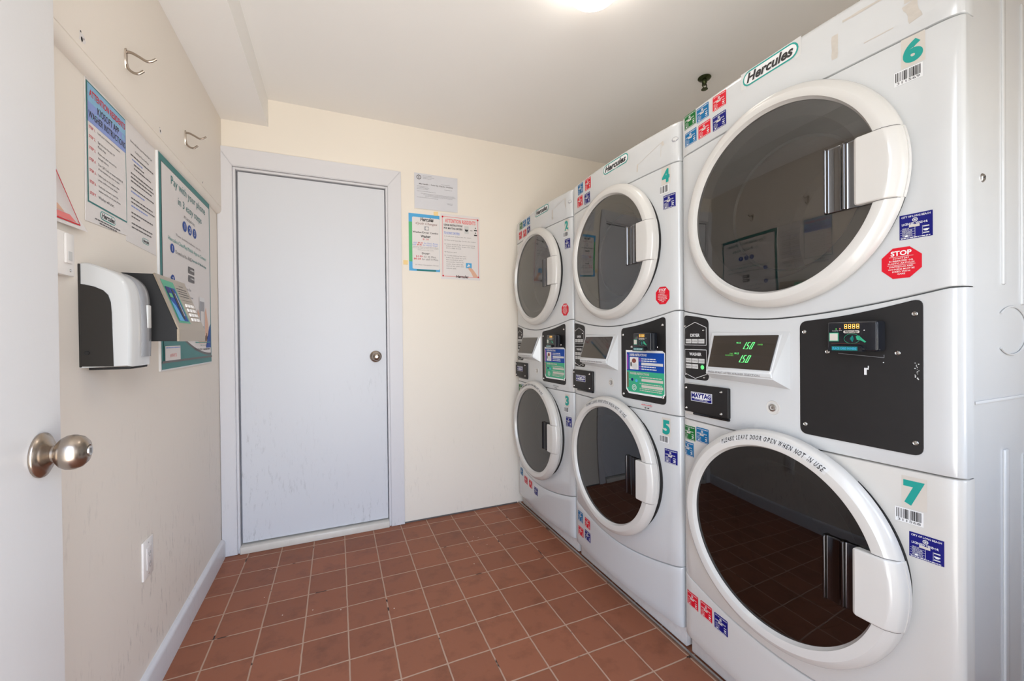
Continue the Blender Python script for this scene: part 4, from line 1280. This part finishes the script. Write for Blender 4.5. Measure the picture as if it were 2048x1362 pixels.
# licence sheet in a plastic sleeve, edges slightly curled
def curl(u, v, h):
    a = (u-.4365)/.267; b = (v-1.887)/.213
    return Vector((u, D-.0030-h-.006*max(0, a-.75)*4*max(0, b-.6)-.0012*(1+math.sin(a*6))*b*b, v))
p = Print(curl)
NX, NZ = 10, 8
for i in range(NX):
    for j in range(NZ):
        u0, u1 = .4365+.267*i/NX, .4365+.267*(i+1)/NX
        v0, v1 = 1.887+.213*j/NZ, 1.887+.213*(j+1)/NZ
        p.poly([(u0, v0), (u1, v0), (u1, v1), (u0, v1)], M_PAPERG, 0)
doc = tag(p.build('licence_sheet'), 'grey printed licence sheet taped highest on the far wall, right of the door', 'notice', 'notices right of the far door')
p = Print(curl)
p.ring(.4640, 2.0760, .0140, .0140, .0035, M_DKGR, .0008, 20); p.rect(.4620, .4660, 2.068, 2.084, M_DKGR, .0008)
p.text('Mercantile - Coin-Op Vendor License', .4650, .6730, 2.0310, 2.0420, M_DKGR, .0008, bold=.02, res=1)
for i, (a, b, z) in enumerate(((.487, .545, 2.086), (.487, .560, 2.078), (.487, .540, 2.070), (.60, .655, 2.047), (.452, .520, 2.021), (.452, .526, 2.013), (.452, .522, 2.005), (.62, .67, 2.018), (.452, .570, 1.992),
                             (.475, .685, 1.979), (.490, .690, 1.972), (.500, .670, 1.965), (.452, .580, 1.955), (.635, .675, 1.935), (.640, .670, 1.929))):
    p.words(a, b, z, .0022, M_PGREY, .0008, i)
p.build('sheet_lettering', doc)
# cycle charges
def cyc_base(p): p.rect(.4000, .5885, 1.5075, 1.8560, M_WHITE, .0012)
cyc = notice('cycle_charges_notice', 'blue and green bordered Cycle Charges price notice beside the far door casing', 'notice', onfar, cyc_base, 'notices right of the far door')
p = Print(onfar)
X0, X1, Z0, Z1 = .4010, .5880, 1.5100, 1.8550
p.rect(X0, X1, Z0, Z1, M_CYAN, .0018)
p.rect(X0, X0+.020, Z0+.055, Z1-.052, M_LGRN, .0022); p.rect(X0+.045, X1-.025, Z0, Z0+.010, M_TEALD, .0022)
p.rect(X0+.020, X1-.001, Z0+.012, Z1-.020, M_PAPER, .0026, r=.008)
Wc = X1-X0; Hc = Z1-Z0
def cy_t(s_, a, b, z0, z1, m, **kk): p.text(s_, X0+Wc*a, X0+Wc*b, Z0+Hc*z0, Z0+Hc*z1, m, .0032, **kk)
cy_t('Hercules', .37, .80, .875, .945, M_INK, bold=.03, shear=.2)
cy_t('Cycle Charges', .22, .92, .805, .855, M_BROWN, shear=.35)
p.rect(X0+Wc*.50, X0+Wc*.64, Z0+Hc*.72, Z0+Hc*.79, M_PGREY, .0032); p.disc(X0+Wc*.58, Z0+Hc*.755, .009, .009, M_PAPER, .0036, 14)
cy_t('Washer/Dryer Combo', .12, .95, .655, .695, M_INK, bold=.02)
cy_t('Washer:', .38, .70, .590, .635, M_INK, bold=.03)
cy_t('$1.50', .44, .64, .545, .575, M_RED)
cy_t('Add', .14, .25, .480, .506, M_LAV, bold=.01); cy_t('for Extra Rinse', .48, .93, .480, .506, M_LAV, bold=.01)
cy_t('Add', .11, .22, .445, .471, M_LAV, bold=.01); cy_t('for Heavier Wash*', .45, .94, .445, .471, M_LAV, bold=.01)
cy_t('$0.25', .28, .44, .480, .506, M_RED, bold=.02); cy_t('$0.40', .25, .41, .445, .471, M_RED, bold=.02)
cy_t('*Heavier Wash includes Extra Rinse', .12, .95, .415, .432, M_DKGR, res=1)
cy_t('and is effective to have your clothes', .12, .95, .390, .407, M_DKGR, res=1)
cy_t('cleaned in one cycle', .27, .80, .360, .377, M_DKGR, res=1)
cy_t('Dryer:', .41, .67, .285, .330, M_INK, bold=.02)
cy_t('$1.50', .22, .43, .240, .272, M_RED, bold=.02); cy_t('for 45 Mins.', .47, .88, .240, .272, M_DKGR)
cy_t('$0.25', .15, .38, .195, .228, M_RED, bold=.02); cy_t("for add'l 8 Mins.", .41, .95, .195, .228, M_DKGR)
cy_t('57 New Hampshire Street', .20, .95, .095, .118, M_DKGR)
p.build('notice_printing', cyc)
# attention residents
def att_base(p): p.rect(.5945, .8480, 1.4690, 1.8745, M_PAPER, .0010)
att = notice('attention_residents_notice', 'white ATTENTION RESIDENTS dryer notice with a thin red border on the far wall', 'notice', onfar, att_base, 'notices right of the far door')
p = Print(onfar)
X0, X1, Z0, Z1 = .5945, .8480, 1.4690, 1.8745
Wa, Ha = X1-X0, Z1-Z0
for (a, b, c, d) in ((.045, .045, .955, .045), (.955, .045, .955, .955), (.955, .955, .045, .955), (.045, .955, .045, .045)):
    p.line(X0+Wa*a, Z0+Ha*b, X0+Wa*c, Z0+Ha*d, .0028, M_PINK, .0014)
for a in (.05, .95):
    for b in (.05, .95): p.disc(X0+Wa*a, Z0+Ha*b, .0055, .0055, M_RED, .0018, 12)
def at_t(s_, a, b, z0, z1, m, **kk): p.text(s_, X0+Wa*a, X0+Wa*b, Z0+Ha*z0, Z0+Ha*z1, m, .0018, **kk)
at_t('ATTENTION RESIDENTS', .11, .89, .865, .925, M_PINK, bold=.03)
at_t('USAGE INSTRUCTIONS', .08, .55, .815, .845, M_INK, bold=.03)
at_t('FOR MAYTAG DRYERS', .08, .55, .765, .795, M_INK, bold=.03)
at_t('TO START DRYERS:', .08, .48, .695, .725, M_LAV, bold=.03)
p.line(X0+Wa*.08, Z0+Ha*.688, X0+Wa*.48, Z0+Ha*.688, .001, M_LAV, .0018)
for s_, b, z in (('1) Load your clothes into the dryer.', .78, .645), ('2) Place your Laundry Card in the reader.', .90, .585), ('3) Select desired dry cycle by pressing', .87, .525), ('button on the dryer (make sure dryer', .87, .495), ('door is fully closed).', .52, .465),
                 ('4) Remove card.', .40, .405), ('5) To add additional dry time', .64, .350), ('before the initial dry cycle', .64, .318), ('has concluded, place', .56, .286), ('the Laundry Card in the', .58, .254), ('reader, then select the', .56, .222), ('desired dry cycle, and', .56, .190), ('remove card.', .38, .158)):
    a = .09 if s_[1] == ')' else .13
    at_t(s_, a, b, z, z+.021, M_DKGR, res=1)
p.rect(X0+Wa*.60, X0+Wa*.71, Z0+Ha*.72, Z0+Ha*.84, M_GREYP, .0014); p.disc(X0+Wa*.655, Z0+Ha*.78, .011, .011, M_INK, .0018); p.rect(X0+Wa*.62, X0+Wa*.69, Z0+Ha*.785, Z0+Ha*.81, M_GREYP, .0022)
p.rect(X0+Wa*.745, X0+Wa*.81, Z0+Ha*.77, Z0+Ha*.778, M_DKGR, .0014)
for zz in (.775, .70): p.rect(X0+Wa*.85, X0+Wa*.93, Z0+Ha*zz, Z0+Ha*(zz+.018), M_INK, .0014)
for zz in (.81, .735): p.poly([(X0+Wa*.87, Z0+Ha*zz), (X0+Wa*.91, Z0+Ha*zz), (X0+Wa*.89, Z0+Ha*(zz+.025))], M_DKGR, .0014)
p.rect(X0+Wa*.63, X0+Wa*.78, Z0+Ha*.185, Z0+Ha*.265, M_CYAN, .0018); p.poly([(X0+Wa*.65, Z0+Ha*.20), (X0+Wa*.70, Z0+Ha*.25), (X0+Wa*.75, Z0+Ha*.22)], M_WHITE, .0020)
p.poly([(X0+Wa*.68, Z0+Ha*.185), (X0+Wa*.72, Z0+Ha*.20), (X0+Wa*.80, Z0+Ha*.175), (X0+Wa*.86, Z0+Ha*.13), (X0+Wa*.95, Z0+Ha*.05), (X0+Wa*.82, Z0+Ha*.045), (X0+Wa*.76, Z0+Ha*.12), (X0+Wa*.70, Z0+Ha*.165)], M_SKIN, .0024)
at_t('Hercules', .37, .69, .025, .070, M_INK, bold=.03, shear=.2)
p.build('notice_printing', att)
def tape(lbl, u, v, w_, h_, rot=0):
    p = Print(onfar); c_, s_ = math.cos(rot), math.sin(rot)
    p.slab([(u+a*w_*c_-b*h_*s_, v+a*w_*s_+b*h_*c_) for a, b in ((-.5, -.5), (.5, -.5), (.5, .5), (-.5, .5))], M_TAPE, .0002, .0036)
    return tag(p.build('masking_tape'), lbl, 'tape', 'bits of masking tape on the far wall')
tape('yellow masking tape square above the Cycle Charges notice', .5665, 1.8660, .026, .024, .05)
tape('yellow masking tape square left of the Cycle Charges notice', .3805, 1.5570, .026, .026, 0)

# ------------------------------------------------------------------ left wall notices
onleft = lambda u, v, h: Vector((-L+h, u, v))
# poster A
PA = (1.3060, 1.5180, 1.3960, 1.7440)
def pa_base(p): p.slab([(PA[0]-.008, PA[2]-.004), (PA[1]-.006, PA[2]+.008), (PA[1], PA[3]-.006), (PA[0], PA[3]-.001)], M_PAPER, .0008, .0018)
pa = notice('washer_instructions_poster', 'blue-headed ATTENTION RESIDENTS washer app poster on the left wall', 'poster', onleft, pa_base, 'posters under the left wall board')
p = Print(onleft)
X0, X1, Z0, Z1 = 1.3080, 1.5080, 1.4400, 1.7340
p.rect(X0, X1, Z0, Z1, M_TEALD, .0024); p.rect(X0+.004, X1-.004, Z0+.004, Z1-.004, M_PAPER, .0028)
p.rect(X0+.004, X1-.004, 1.6860, Z1-.004, M_SKY, .0032); p.rect(X0+.004, X1-.004, 1.6370, 1.6860, M_LAV, .0032)
for q in range(9): p.disc(1.33+.02*q, 1.65+.013*((q*7) % 6), .004+.002*(q % 3), .004+.002*(q % 3), M_SKY, .0034, 10)
p.text('ATTENTION RESIDENTS', 1.3190, 1.5010, 1.7010, 1.7180, M_RED, .0037, bold=.02)
p.text('KIOSOFT APP', 1.3560, 1.4660, 1.6720, 1.6900, M_INK, .0037, bold=.01)
p.text('WASHER INSTRUCTIONS', 1.3150, 1.5010, 1.6480, 1.6650, M_INK, .0037, bold=.01)
rows = [('STEP 1.', ['Load your clothes into the washer.']), ('STEP 2.', ['Sign into the Hercules CP', 'Mobile App.']), ('STEP 3.', ['Make sure your account has', 'enough balance.']),
        ('STEP 4.', ['Scan QR Code or enter machine #', 'of the machine you wish to start.']), ('STEP 5.', ['Select cycle on the washer, then', 'press confirm on your phone.']),
        ('STEP 6.', ['Verify the amount to start the', 'washer and hit ok on your phone.']), ('STEP 7.', ['Washer will start.'])]
zz = 1.6220
for s_, ls in rows:
    p.textl(s_, 1.3160, zz, .0070, M_RED, .0033, bold=.01, wmax=.030)
    for i, l_ in enumerate(ls): p.textl(l_, 1.3560, zz-.0115*i, .0075, M_INK, .0033, wmax=.145)
    zz -= .0275 if len(ls) > 1 else .0230
p2 = p
hercules(p, 1.3640, 1.4420, 1.4130, 1.4350, .0024)
p.text('555 Main Street, Hempstead, NY 11550', 1.34, 1.47, 1.4070, 1.4110, M_DKGR, .0024, res=1) if False else p.words(1.34, 1.47, 1.4060, .0032, M_DKGR, .0024, 5)
p.words(1.36, 1.45, 1.3995, .0032, M_DKGR, .0024, 6)
p.build('poster_printing', pa)
# poster B
def pb_base(p): p.slab([(1.5060, 1.3890), (1.7140, 1.3850), (1.7160, 1.7430), (1.5190, 1.7400)], M_PAPER, .0003, .0009)
pb = notice('add_value_notice', 'plain white sheet of small black instructions between the two larger posters', 'notice', onleft, pb_base, 'posters under the left wall board')
p = Print(onleft)
p.textl('How to add value to your Hercules Wash Card', 1.5400, 1.6850, .0085, M_INK, .0014, wmax=.150, bold=.01, res=1)
p.textl("You'll Need These Few Things", 1.5700, 1.6640, .0075, M_INK, .0014, wmax=.095, bold=.01, res=1)
zz = 1.6480
for i, (a, b) in enumerate([(0, .16), (.01, .08), (.02, .09), (.02, .14), (0, .155), (0, .16), (0, .145), (0, .16), (0, .09), (0, .15), (0, .165), (0, .11), (0, .15), (0, .055), (0, .15), (0, .14)]):
    p.words(1.5400+a, 1.5400+b, zz, .0042, M_LAV if i in (1, 8, 11) else M_DKGR, .0014, i)
    zz -= .0115 if i in (0, 1, 2, 4, 5, 7, 9, 10, 12, 14) else .0195
hercules(p, 1.6100, 1.6600, 1.4060, 1.4230, .0012)
p.build('sheet_lettering', pb)
# poster C: pay by phone, stiff board in a teal frame
PC = (1.7240, 2.3250, .9990, 1.7450)
def pc_base(p): p.slab([(PC[0], PC[2]), (PC[1], PC[2]), (PC[1], PC[3]), (PC[0], PC[3])], M_WHITE, 0, .0060)
pc = notice('pay_by_phone_poster', 'large teal-framed board reading Pay with your phone, behind the card kiosk', 'poster', onleft, pc_base, 'posters under the left wall board')
p = Print(onleft)
H0 = .0065
p.rect(PC[0]+.005, PC[1]-.004, PC[2]+.005, PC[3]-.005, M_TEALD, H0)
p.rect(PC[0]+.022, PC[1]-.016, PC[2]+.030, PC[3]-.028, M_DKGR, H0+.0004)
p.rect(PC[0]+.025, PC[1]-.018, PC[2]+.034, PC[3]-.031, M_PAPER, H0+.0008)
# teal sweep in the lower left with a dark edge
def sweep(off, m, h):
    pts = [(PC[0]+.022, PC[2]+.030)]
    n = 16
    pts += [(PC[0]+.022, 1.205-off)]
    for i in range(n+1):
        t = i/n; pts.append((PC[0]+.022+(PC[1]-PC[0]-.04)*t, 1.046-off+.155*(1-t)**1.9+.0*t))
    pts += [(PC[1]-.018, PC[2]+.030)]
    p.poly(pts, m, h)
sweep(0, M_DKGR, H0+.0010); sweep(.010, M_TEALD, H0+.0014)
p.rect(PC[0]+.005, PC[1]-.004, PC[2]+.026, PC[2]+.034, M_DKGR, H0+.0018)
TH = H0+.0018
def pt(s_, a, b, z0, z1, m, **kk): p.text(s_, a, b, z0, z1, m, TH, **kk)
pt('Pay with your phone', 1.8350, 2.2450, 1.6580, 1.6980, M_TEALD)
pt('in 3 easy steps', 1.9050, 2.1900, 1.6040, 1.6420, M_TEALD)
pt("IT'S AS EASY AS", 1.9660, 2.0950, 1.5790, 1.5900, M_DKGR, res=1)
for q, n_ in enumerate('123'):
    cu_ = 1.9720+.0600*q
    p.disc(cu_, 1.5480, .0240, .0200, M_CARDB, TH); p.textc(n_, cu_, 1.5370, .0220, M_WHITE, TH+.0005, bold=.02)
pt('These laundry machines use the', 1.8750, 2.1700, 1.4880, 1.4990, M_DKGR, res=1)
pt('Hercules CleanPay Mobile App to Connect', 1.8000, 2.2500, 1.4560, 1.4750, M_TEAL)
p.disc(1.8380, 1.4360, .0200, .0170, M_CARDB, TH); p.textc('1', 1.8380, 1.4270, .0180, M_WHITE, TH+.0005, bold=.02)
pt('Download the FREE', 1.8700, 2.0500, 1.4230, 1.4370, M_DKGR, res=1)
pt('Hercules CP Mobile App', 2.0560, 2.2500, 1.4230, 1.4370, M_TEALD, bold=.02, res=1)
for zz in (1.3720, 1.3380):
    p.rect(2.0050, 2.0800, zz, zz+.0270, M_DKGR, TH, r=.004); p.words(2.03, 2.075, zz+.012, .006, M_GREYP, TH+.0005, 3)
p.disc(1.8380, 1.3240, .0200, .0170, M_CARDB, TH); p.textc('2', 1.8380, 1.3150, .0180, M_WHITE, TH+.0005, bold=.02)
pt('Load & Sign In', 1.8700, 2.0350, 1.2950, 1.3120, M_PGREY)
p.words(1.90, 2.06, 1.2720, .005, M_PGREY, TH, 2)
# phone held in a hand
p.poly([(2.1250, 1.0900), (2.2600, 1.0900), (2.2700, 1.1700), (2.2350, 1.2500), (2.2200, 1.2300), (2.1380, 1.2200), (2.1180, 1.2350), (2.1100, 1.1800)], M_SKIN, TH)
p.rect(2.1400, 2.2150, 1.1050, 1.2900, M_WHITE, TH+.0005, r=.008); p.rect(2.1460, 2.2090, 1.1300, 1.2720, M_PGREY, TH+.0009); p.rect(2.1560, 2.1990, 1.1650, 1.2300, M_PAPER, TH+.0012)
p.rect(2.02, 2.05, 1.235, 1.262, M_CARDB, TH)
p.poly([(2.2300, 1.0700), (2.3020, 1.0700), (2.3020, 1.1800), (2.2750, 1.1500), (2.2500, 1.1100)], M_CARDB, TH+.0003)
pt('Hercules', 2.0800, 2.2950, 1.1000, 1.1350, M_INK, bold=.03, shear=.15)
p.rect(2.08, 2.29, 1.0930, 1.0965, M_TEAL, TH+.001)
pt('Call Customer Service', 2.1500, 2.2850, 1.0790, 1.0860, M_DKGR, res=1)
pt('1-800-526-5760', 2.0700, 2.1750, 1.0600, 1.0690, M_DKGR, bold=.02, res=1); p.words(2.19, 2.29, 1.0610, .006, M_DKGR, TH, 4)
p.rect(1.7520, 1.9000, 1.0330, 1.0840, M_PAPER, TH+.001); p.words(1.757, 1.895, 1.0760, .004, M_LAV, TH+.0014, 1)
p.text('#1NY51', 1.7960, 1.8600, 1.0430, 1.0570, M_PINK, TH+.0014)
p.build('poster_printing', pc)
# cropped sheet by the entry door, its lower corner lifted
def lift(u, v, h):
    t = max(0, (1.42-v)/.08)
    return Vector((-L+.0015+h+.020*t*t*max(0, (u-1.10)/.18), u, v))
p = Print(lift)
n = 8
for j in range(n):
    for i in range(4):
        def XY(a, b):
            z = 1.3560+.2900*b
            return (1.00+(.282-.222*b)*a, z+.004*a)
        q = [XY(i/4, j/n), XY((i+1)/4, j/n), XY((i+1)/4, (j+1)/n), XY(i/4, (j+1)/n)]
        p.poly(q, M_PAPER, 0)
sh = tag(p.build('red_bordered_notice'), 'white sheet with a red border, half hidden behind the open entry door', 'notice')
p = Print(lift)
p.line(1.2580, 1.3700, 1.1500, 1.5110, .0035, M_RED, .0012)
p.line(1.04, 1.3660, 1.2580, 1.3700, .0035, M_RED, .0012)
p.poly([(1.14, 1.371), (1.246, 1.373), (1.228, 1.386), (1.18, 1.385)], M_PINK, .0012)
p.poly([(1.14, 1.387), (1.21, 1.387), (1.19, 1.400), (1.14, 1.405)], M_SKIN, .0012)
p.build('sheet_lettering', sh)

# ------------------------------------------------------------------ wall box beside the entry door
sw = empty('light_switch_box', (-L, 1.213, 1.292))
tag(sw, 'raised white switch box high on the left wall beside the open entry door', 'switch')
box('wall_box', 0, .014, -.052, .012, -.046, .048, M_PLATE, sw, bev=.003)
box('rocker', .014, .019, -.030, -.006, -.020, .044, M_PLATE, sw, bev=.002)
box('rocker_label', .0185, .0195, -.024, -.010, -.014, .006, M_GREYP, sw, bev=.0004, seg=1)
lathe('cover_screw', [(0, .0155), (.003, .0155), (.0035, .014)], 12, M_STEEL, sw, ((0, -.006, -.034), (0, 1, 0), (0, 0, 1), (1, 0, 0)))
# outlet low on the wall
ou = empty('wall_outlet', (-L, 1.604, .432))
tag(ou, 'white wall plate with a rectangular rocker low on the left wall', 'outlet')
box('cover_plate', 0, .006, -.036, .036, -.0585, .0585, M_PLATE, ou, bev=.002)
box('outlet_face', .006, .0085, -.017, .017, -.034, .034, M_PAPER, ou, bev=.0012)
p = Print(lambda u, v, h: Vector((.0085+h, u, v)))
for zz in (-.018, .014):
    for a in (-.006, .006): p.rect(a-.0008, a+.0008, zz-.004, zz+.005, M_DARK, .0003)
    p.disc(0, zz-.009, .002, .002, M_DARK, .0003, 8)
p.build('outlet_slots', ou)
for zz in (-.047, .047): lathe('cover_screw', [(0, .0072), (.0025, .0070), (.003, .006)], 10, M_STEEL, ou, ((0, 0, zz), (0, 1, 0), (0, 0, 1), (1, 0, 0)))

# ------------------------------------------------------------------ coat hooks
def coat_hook(y, zt, label, s_=1.0):
    o = empty('coat_hook', (-L+.02, y, zt))
    tag(o, label, 'hook', 'coat hooks on the left wall board')
    bm = bmesh.new()
    # base plate: narrow leaf shape
    pts = [(.0, .010), (.006, .004), (.0075, -.010), (.0065, -.026), (.003, -.040), (0, -.046), (-.003, -.040), (-.0065, -.026), (-.0075, -.010), (-.006, .004)]
    a = [bm.verts.new((0.0, u, v)) for u, v in pts]; b = [bm.verts.new((.0035, u*.8, v*.97)) for u, v in pts]
    bm.faces.new(a); bm.faces.new(b)
    for i in range(len(pts)): j = (i+1) % len(pts); bm.faces.new((a[i], a[j], b[j], b[i]))
    bm_obj('hook_plate', bm, M_NICKEL, o)
    bm = bmesh.new()
    tube_bm(bm, spline([(.002, 0, 0), (.014, 0, -.001), (.032, 0, -.010), (.050, 0, -.017), (.060, 0, -.014), (.070, 0, -.005)]), [.0038]*10+[.0034]*16, 10, 1.0) if False else None
    q = spline([(.002, 0, 0), (.014, 0, .000), (.030, 0, -.007), (.046, 0, -.015), (.058, 0, -.012), (.068, 0, -.004)])
    tube_bm(bm, q, [.0040-.0008*min(1, i/len(q)) for i in range(len(q))], 10)
    bm_obj('upper_prong', bm, M_NICKEL, o)
    bm = bmesh.new()
    q = spline([(.002, 0, -.030), (.006, 0, -.045), (.016, 0, -.054), (.027, 0, -.055), (.034, 0, -.050), (.040, 0, -.044)])
    tube_bm(bm, q, .0035, 10)
    bm_obj('lower_prong', bm, M_NICKEL, o)
    return o
coat_hook(1.4650, 1.905, 'nickel double coat hook nearer the entry door, above the washer app poster')
coat_hook(1.9480, 1.905, 'nickel double coat hook nearer the far door, above the pay by phone board')

# ------------------------------------------------------------------ soap dispenser
so = empty('soap_dispenser', (-L, 1.268, 1.040))
tag(so, 'white and dark brown soap dispenser on the left wall in front of the card kiosk', 'soap dispenser')
SWD = .120
def soap_prof(n=10):
    """side outline (depth, height), from the wall at the top round to the bottom"""
    pts = [(0, .240), (.004, .247), (.020, .246), (.050, .234), (.070, .222), (.083, .205), (.090, .180), (.0925, .140), (.0935, .080), (.091, .000)]
    return spline([(a, 0, b) for a, b in pts], 4)
sp = [(v.x, v.z) for v in soap_prof()]
def shell(name, y0, y1, scale_edge, m, inset=0.0, extra=0.0):
    bm = bmesh.new()
    secs = []
    for (y, e) in ((y0, 1-scale_edge), (y0+.003, 1-scale_edge*.4), (y0+.010, 1), (y1-.010, 1), (y1-.003, 1-scale_edge*.4), (y1, 1-scale_edge)):
        secs.append([bm.verts.new((a*e*(1-inset)+extra*(a > .03), y, .0+(b-.12)*(1-(1-e)*.5)*(1-inset*.3)+.12)) for a, b in sp] + [bm.verts.new((0, y, 0))])
    for s0, s1 in zip(secs, secs[1:]):
        k = len(s0)
        for i in range(k): j = (i+1) % k; bm.faces.new((s0[i], s0[j], s1[j], s1[i]))
    bm.faces.new(secs[0]); bm.faces.new(secs[-1])
    return bm_obj(name, bm, m, so, angle=40)
shell('white_shell', 0, SWD, .06, M_SOAPW)
# dark side panels set into the shell
def side_panel(name, ysgn, y):
    bm = bmesh.new()
    pr = [(.0005, .004), (.0005, .196), (.012, .195), (.028, .191), (.044, .183), (.053, .172), (.0575, .155), (.059, .13), (.060, .06), (.061, .002)]
    a = [bm.verts.new((u, y, v)) for u, v in pr]; b = [bm.verts.new((u, y-.0022*ysgn, v)) for u, v in pr]
    bm.faces.new(a); bm.faces.new(b)
    for i in range(len(pr)): j = (i+1) % len(pr); bm.faces.new((a[i], a[j], b[j], b[i]))
    return bm_obj(name, bm, M_SOAPD, so, smooth=False)
sd = side_panel('dark_side_panel', 1, -.0003)
lathe('lock_hole', [(0, .0003), (.0035, .0003), (.0045, .0012), (.005, 0)], 14, M_DARK, so, ((.0145, -.0025, .035), (1, 0, 0), (0, 0, 1), (0, -1, 0)))
side_panel('dark_side_panel', -1, SWD+.0003)
bm = bmesh.new()
secs = []
for y, e in ((.058, -.0015), (.060, .004), (.066, .008), (.094, .008), (.100, .004), (.102, -.0015)):
    secs.append([bm.verts.new((a+e, y, b*.985+.002)) for a, b in sp if a > .045 and b > .008])
for s0, s1 in zip(secs, secs[1:]):
    for i in range(len(s0)-1): bm.faces.new((s0[i], s0[i+1], s1[i+1], s1[i]))
bm_obj('front_band', bm, M_SOAPG, so, angle=60)
bm = bmesh.new(); box_bm(bm, .098, .1035, .069, .091, .095, .155, .0027, 3)
bm_obj('level_window', bm, M_GREYP, so)
box('push_bar', .010, .088, .012, SWD-.012, -.006, .004, M_DARK, so, bev=.002)
box('back_plate', 0, .004, -.003, SWD+.003, .002, .243, M_SOAPD, so, bev=.001, seg=1)

# ------------------------------------------------------------------ card value kiosk
KY, KW = 1.420, .238
ki = empty('card_value_kiosk', (-L, KY, 1.100))
tag(ki, 'black and champagne metal card value kiosk with keypad on the left wall', 'payment kiosk')
TD, TZ, BD, BZ, LZ = .089, .187, .142, .034, .001
bm = bmesh.new()
pr = [(0, .187), (TD, TZ), (BD, BZ), (BD+.001, LZ), (0, LZ)]
a = [bm.verts.new((u, 0, v)) for u, v in pr]; b = [bm.verts.new((u, KW, v)) for u, v in pr]
bm.faces.new(a); bm.faces.new(b)
for i in range(len(pr)): j = (i+1) % len(pr); bm.faces.new((a[i], a[j], b[j], b[i]))
bmesh.ops.recalc_face_normals(bm, faces=bm.faces)
bmesh.ops.bevel(bm, geom=bm.edges[:], offset=.0025, segments=2, affect='EDGES')
bm_obj('kiosk_housing', bm, M_KIOSKB, ki)
sl = Vector((TD-BD, 0, TZ-BZ)); nl = Vector((sl.z, 0, -sl.x)).normalized()
def kf(u, v, h): return Vector((BD, 0, BZ)) + sl*v + Vector((0, KW*u, 0)) + nl*h
p = Print(kf)
p.slab([(-.004, -.01), (1.004, -.01), (1.004, 1.01), (-.004, 1.01)], M_KIOSKF, -.001, .0030)
kfp = p.build('face_plate', ki)
box('lower_lip', BD-.004, BD+.0035, -.001, KW+.001, 0, BZ+.001, M_KIOSKF, ki, bev=.001, seg=1)
p = Print(kf)
H = .0033
p.rect(.09, .50, .12, .93, M_CARDG, H, r=0); p.rect(.13, .45, .16, .80, M_CARDB, H+.0004)
p.poly([(.13, .16), (.30, .16), (.22, .45), (.13, .55)], M_CYAN, H+.0008); p.poly([(.13, .55), (.22, .62), (.26, .80), (.13, .80)], M_NAVY, H+.0008)
p.rect(.30, .36, .20, .78, M_INK, H+.0012); p.rect(.37, .395, .26, .70, M_GREYP, H+.0012); p.rect(.16, .26, .60, .68, M_LGRN, H+.0012)
p.rect(.55, .93, .60, .605, M_DKGR, H)
p.textc('Hercules', .76, .88, .03, M_DKGR, H, wmax=.28, bold=.02, res=1)
for q, zz in enumerate((.82, .77, .72, .67)): p.words(.55, .93, zz, .018, M_DKGR, H, q)
p.build('face_printing', kfp)
for r_ in range(4):
    for c_ in range(3):
        bm = bmesh.new()
        u0, v0 = .60+.115*c_, .46-.095*r_
        pts = [(u0, v0), (u0+.085, v0), (u0+.085, v0+.065), (u0, v0+.065)]
        a = [bm.verts.new(kf(u, v, .003)) for u, v in pts]; b = [bm.verts.new(kf(u, v, .0065)) for u, v in pts]
        bm.faces.new(a); bm.faces.new(b)
        for i in range(4): j = (i+1) % 4; bm.faces.new((a[i], a[j], b[j], b[i]))
        bmesh.ops.recalc_face_normals(bm, faces=bm.faces)
        bmesh.ops.bevel(bm, geom=bm.edges[:], offset=.001, segments=1, affect='EDGES')
        bm_obj('keypad_button', bm, M_PLATE, kfp)

# ------------------------------------------------------------------ bits on the floor
def lint(label, pts):
    bm = bmesh.new(); tube_bm(bm, spline([(x, y, .0018) for x, y in pts], 5), .0011, 6)
    return tag(bm_obj('lint_thread', bm, M_LINT), label, 'lint', 'loose lint threads on the floor')
LINT_A = [(-.33, 2.250), (-.318, 2.262), (-.302, 2.256), (-.296, 2.268)]
lint('pale lint thread on the floor tiles in front of the far door', [(-.3180, 2.2640), (-.3050, 2.2500), (-.2960, 2.2640), (-.2800, 2.2600), (-.2740, 2.2660)])
lint('small curled lint thread in the middle of the tiled floor', [(.2380, 1.2700), (.2480, 1.2600), (.2460, 1.2440), (.2420, 1.2360)])
lint('pink lint thread on the floor beside the nearest machine', [(.8860, .9080), (.8780, .9220), (.8960, .9320), (.8840, .9460), (.8990, .9640)])
rn = random.Random(21)
CH = [(.68, 2.16), (.70, 2.14), (.66, 2.12), (.72, 2.05), (.645, 1.98), (-.215, 1.86), (-.105, 1.845), (.0, 1.80), (-.30, 2.02), (.60, 1.90), (.20, 1.72), (.76, 2.20), (.62, 2.07)]
for i, (x, y) in enumerate(CH):
    bm = bmesh.new()
    r = bmesh.ops.create_icosphere(bm, subdivisions=1, radius=1)
    s_ = rn.uniform(.0018, .0034)
    for v in bm.verts:
        j = rn.uniform(.75, 1.2); v.co = Vector((x+v.co.x*s_*j, y+v.co.y*s_*j, .0008+abs(v.co.z)*.001))
    tag(bm_obj('paint_chip', bm, M_CHIP, smooth=False), 'tiny white paint chip lying on the red floor tiles', 'paint chip', 'white paint chips scattered on the floor')
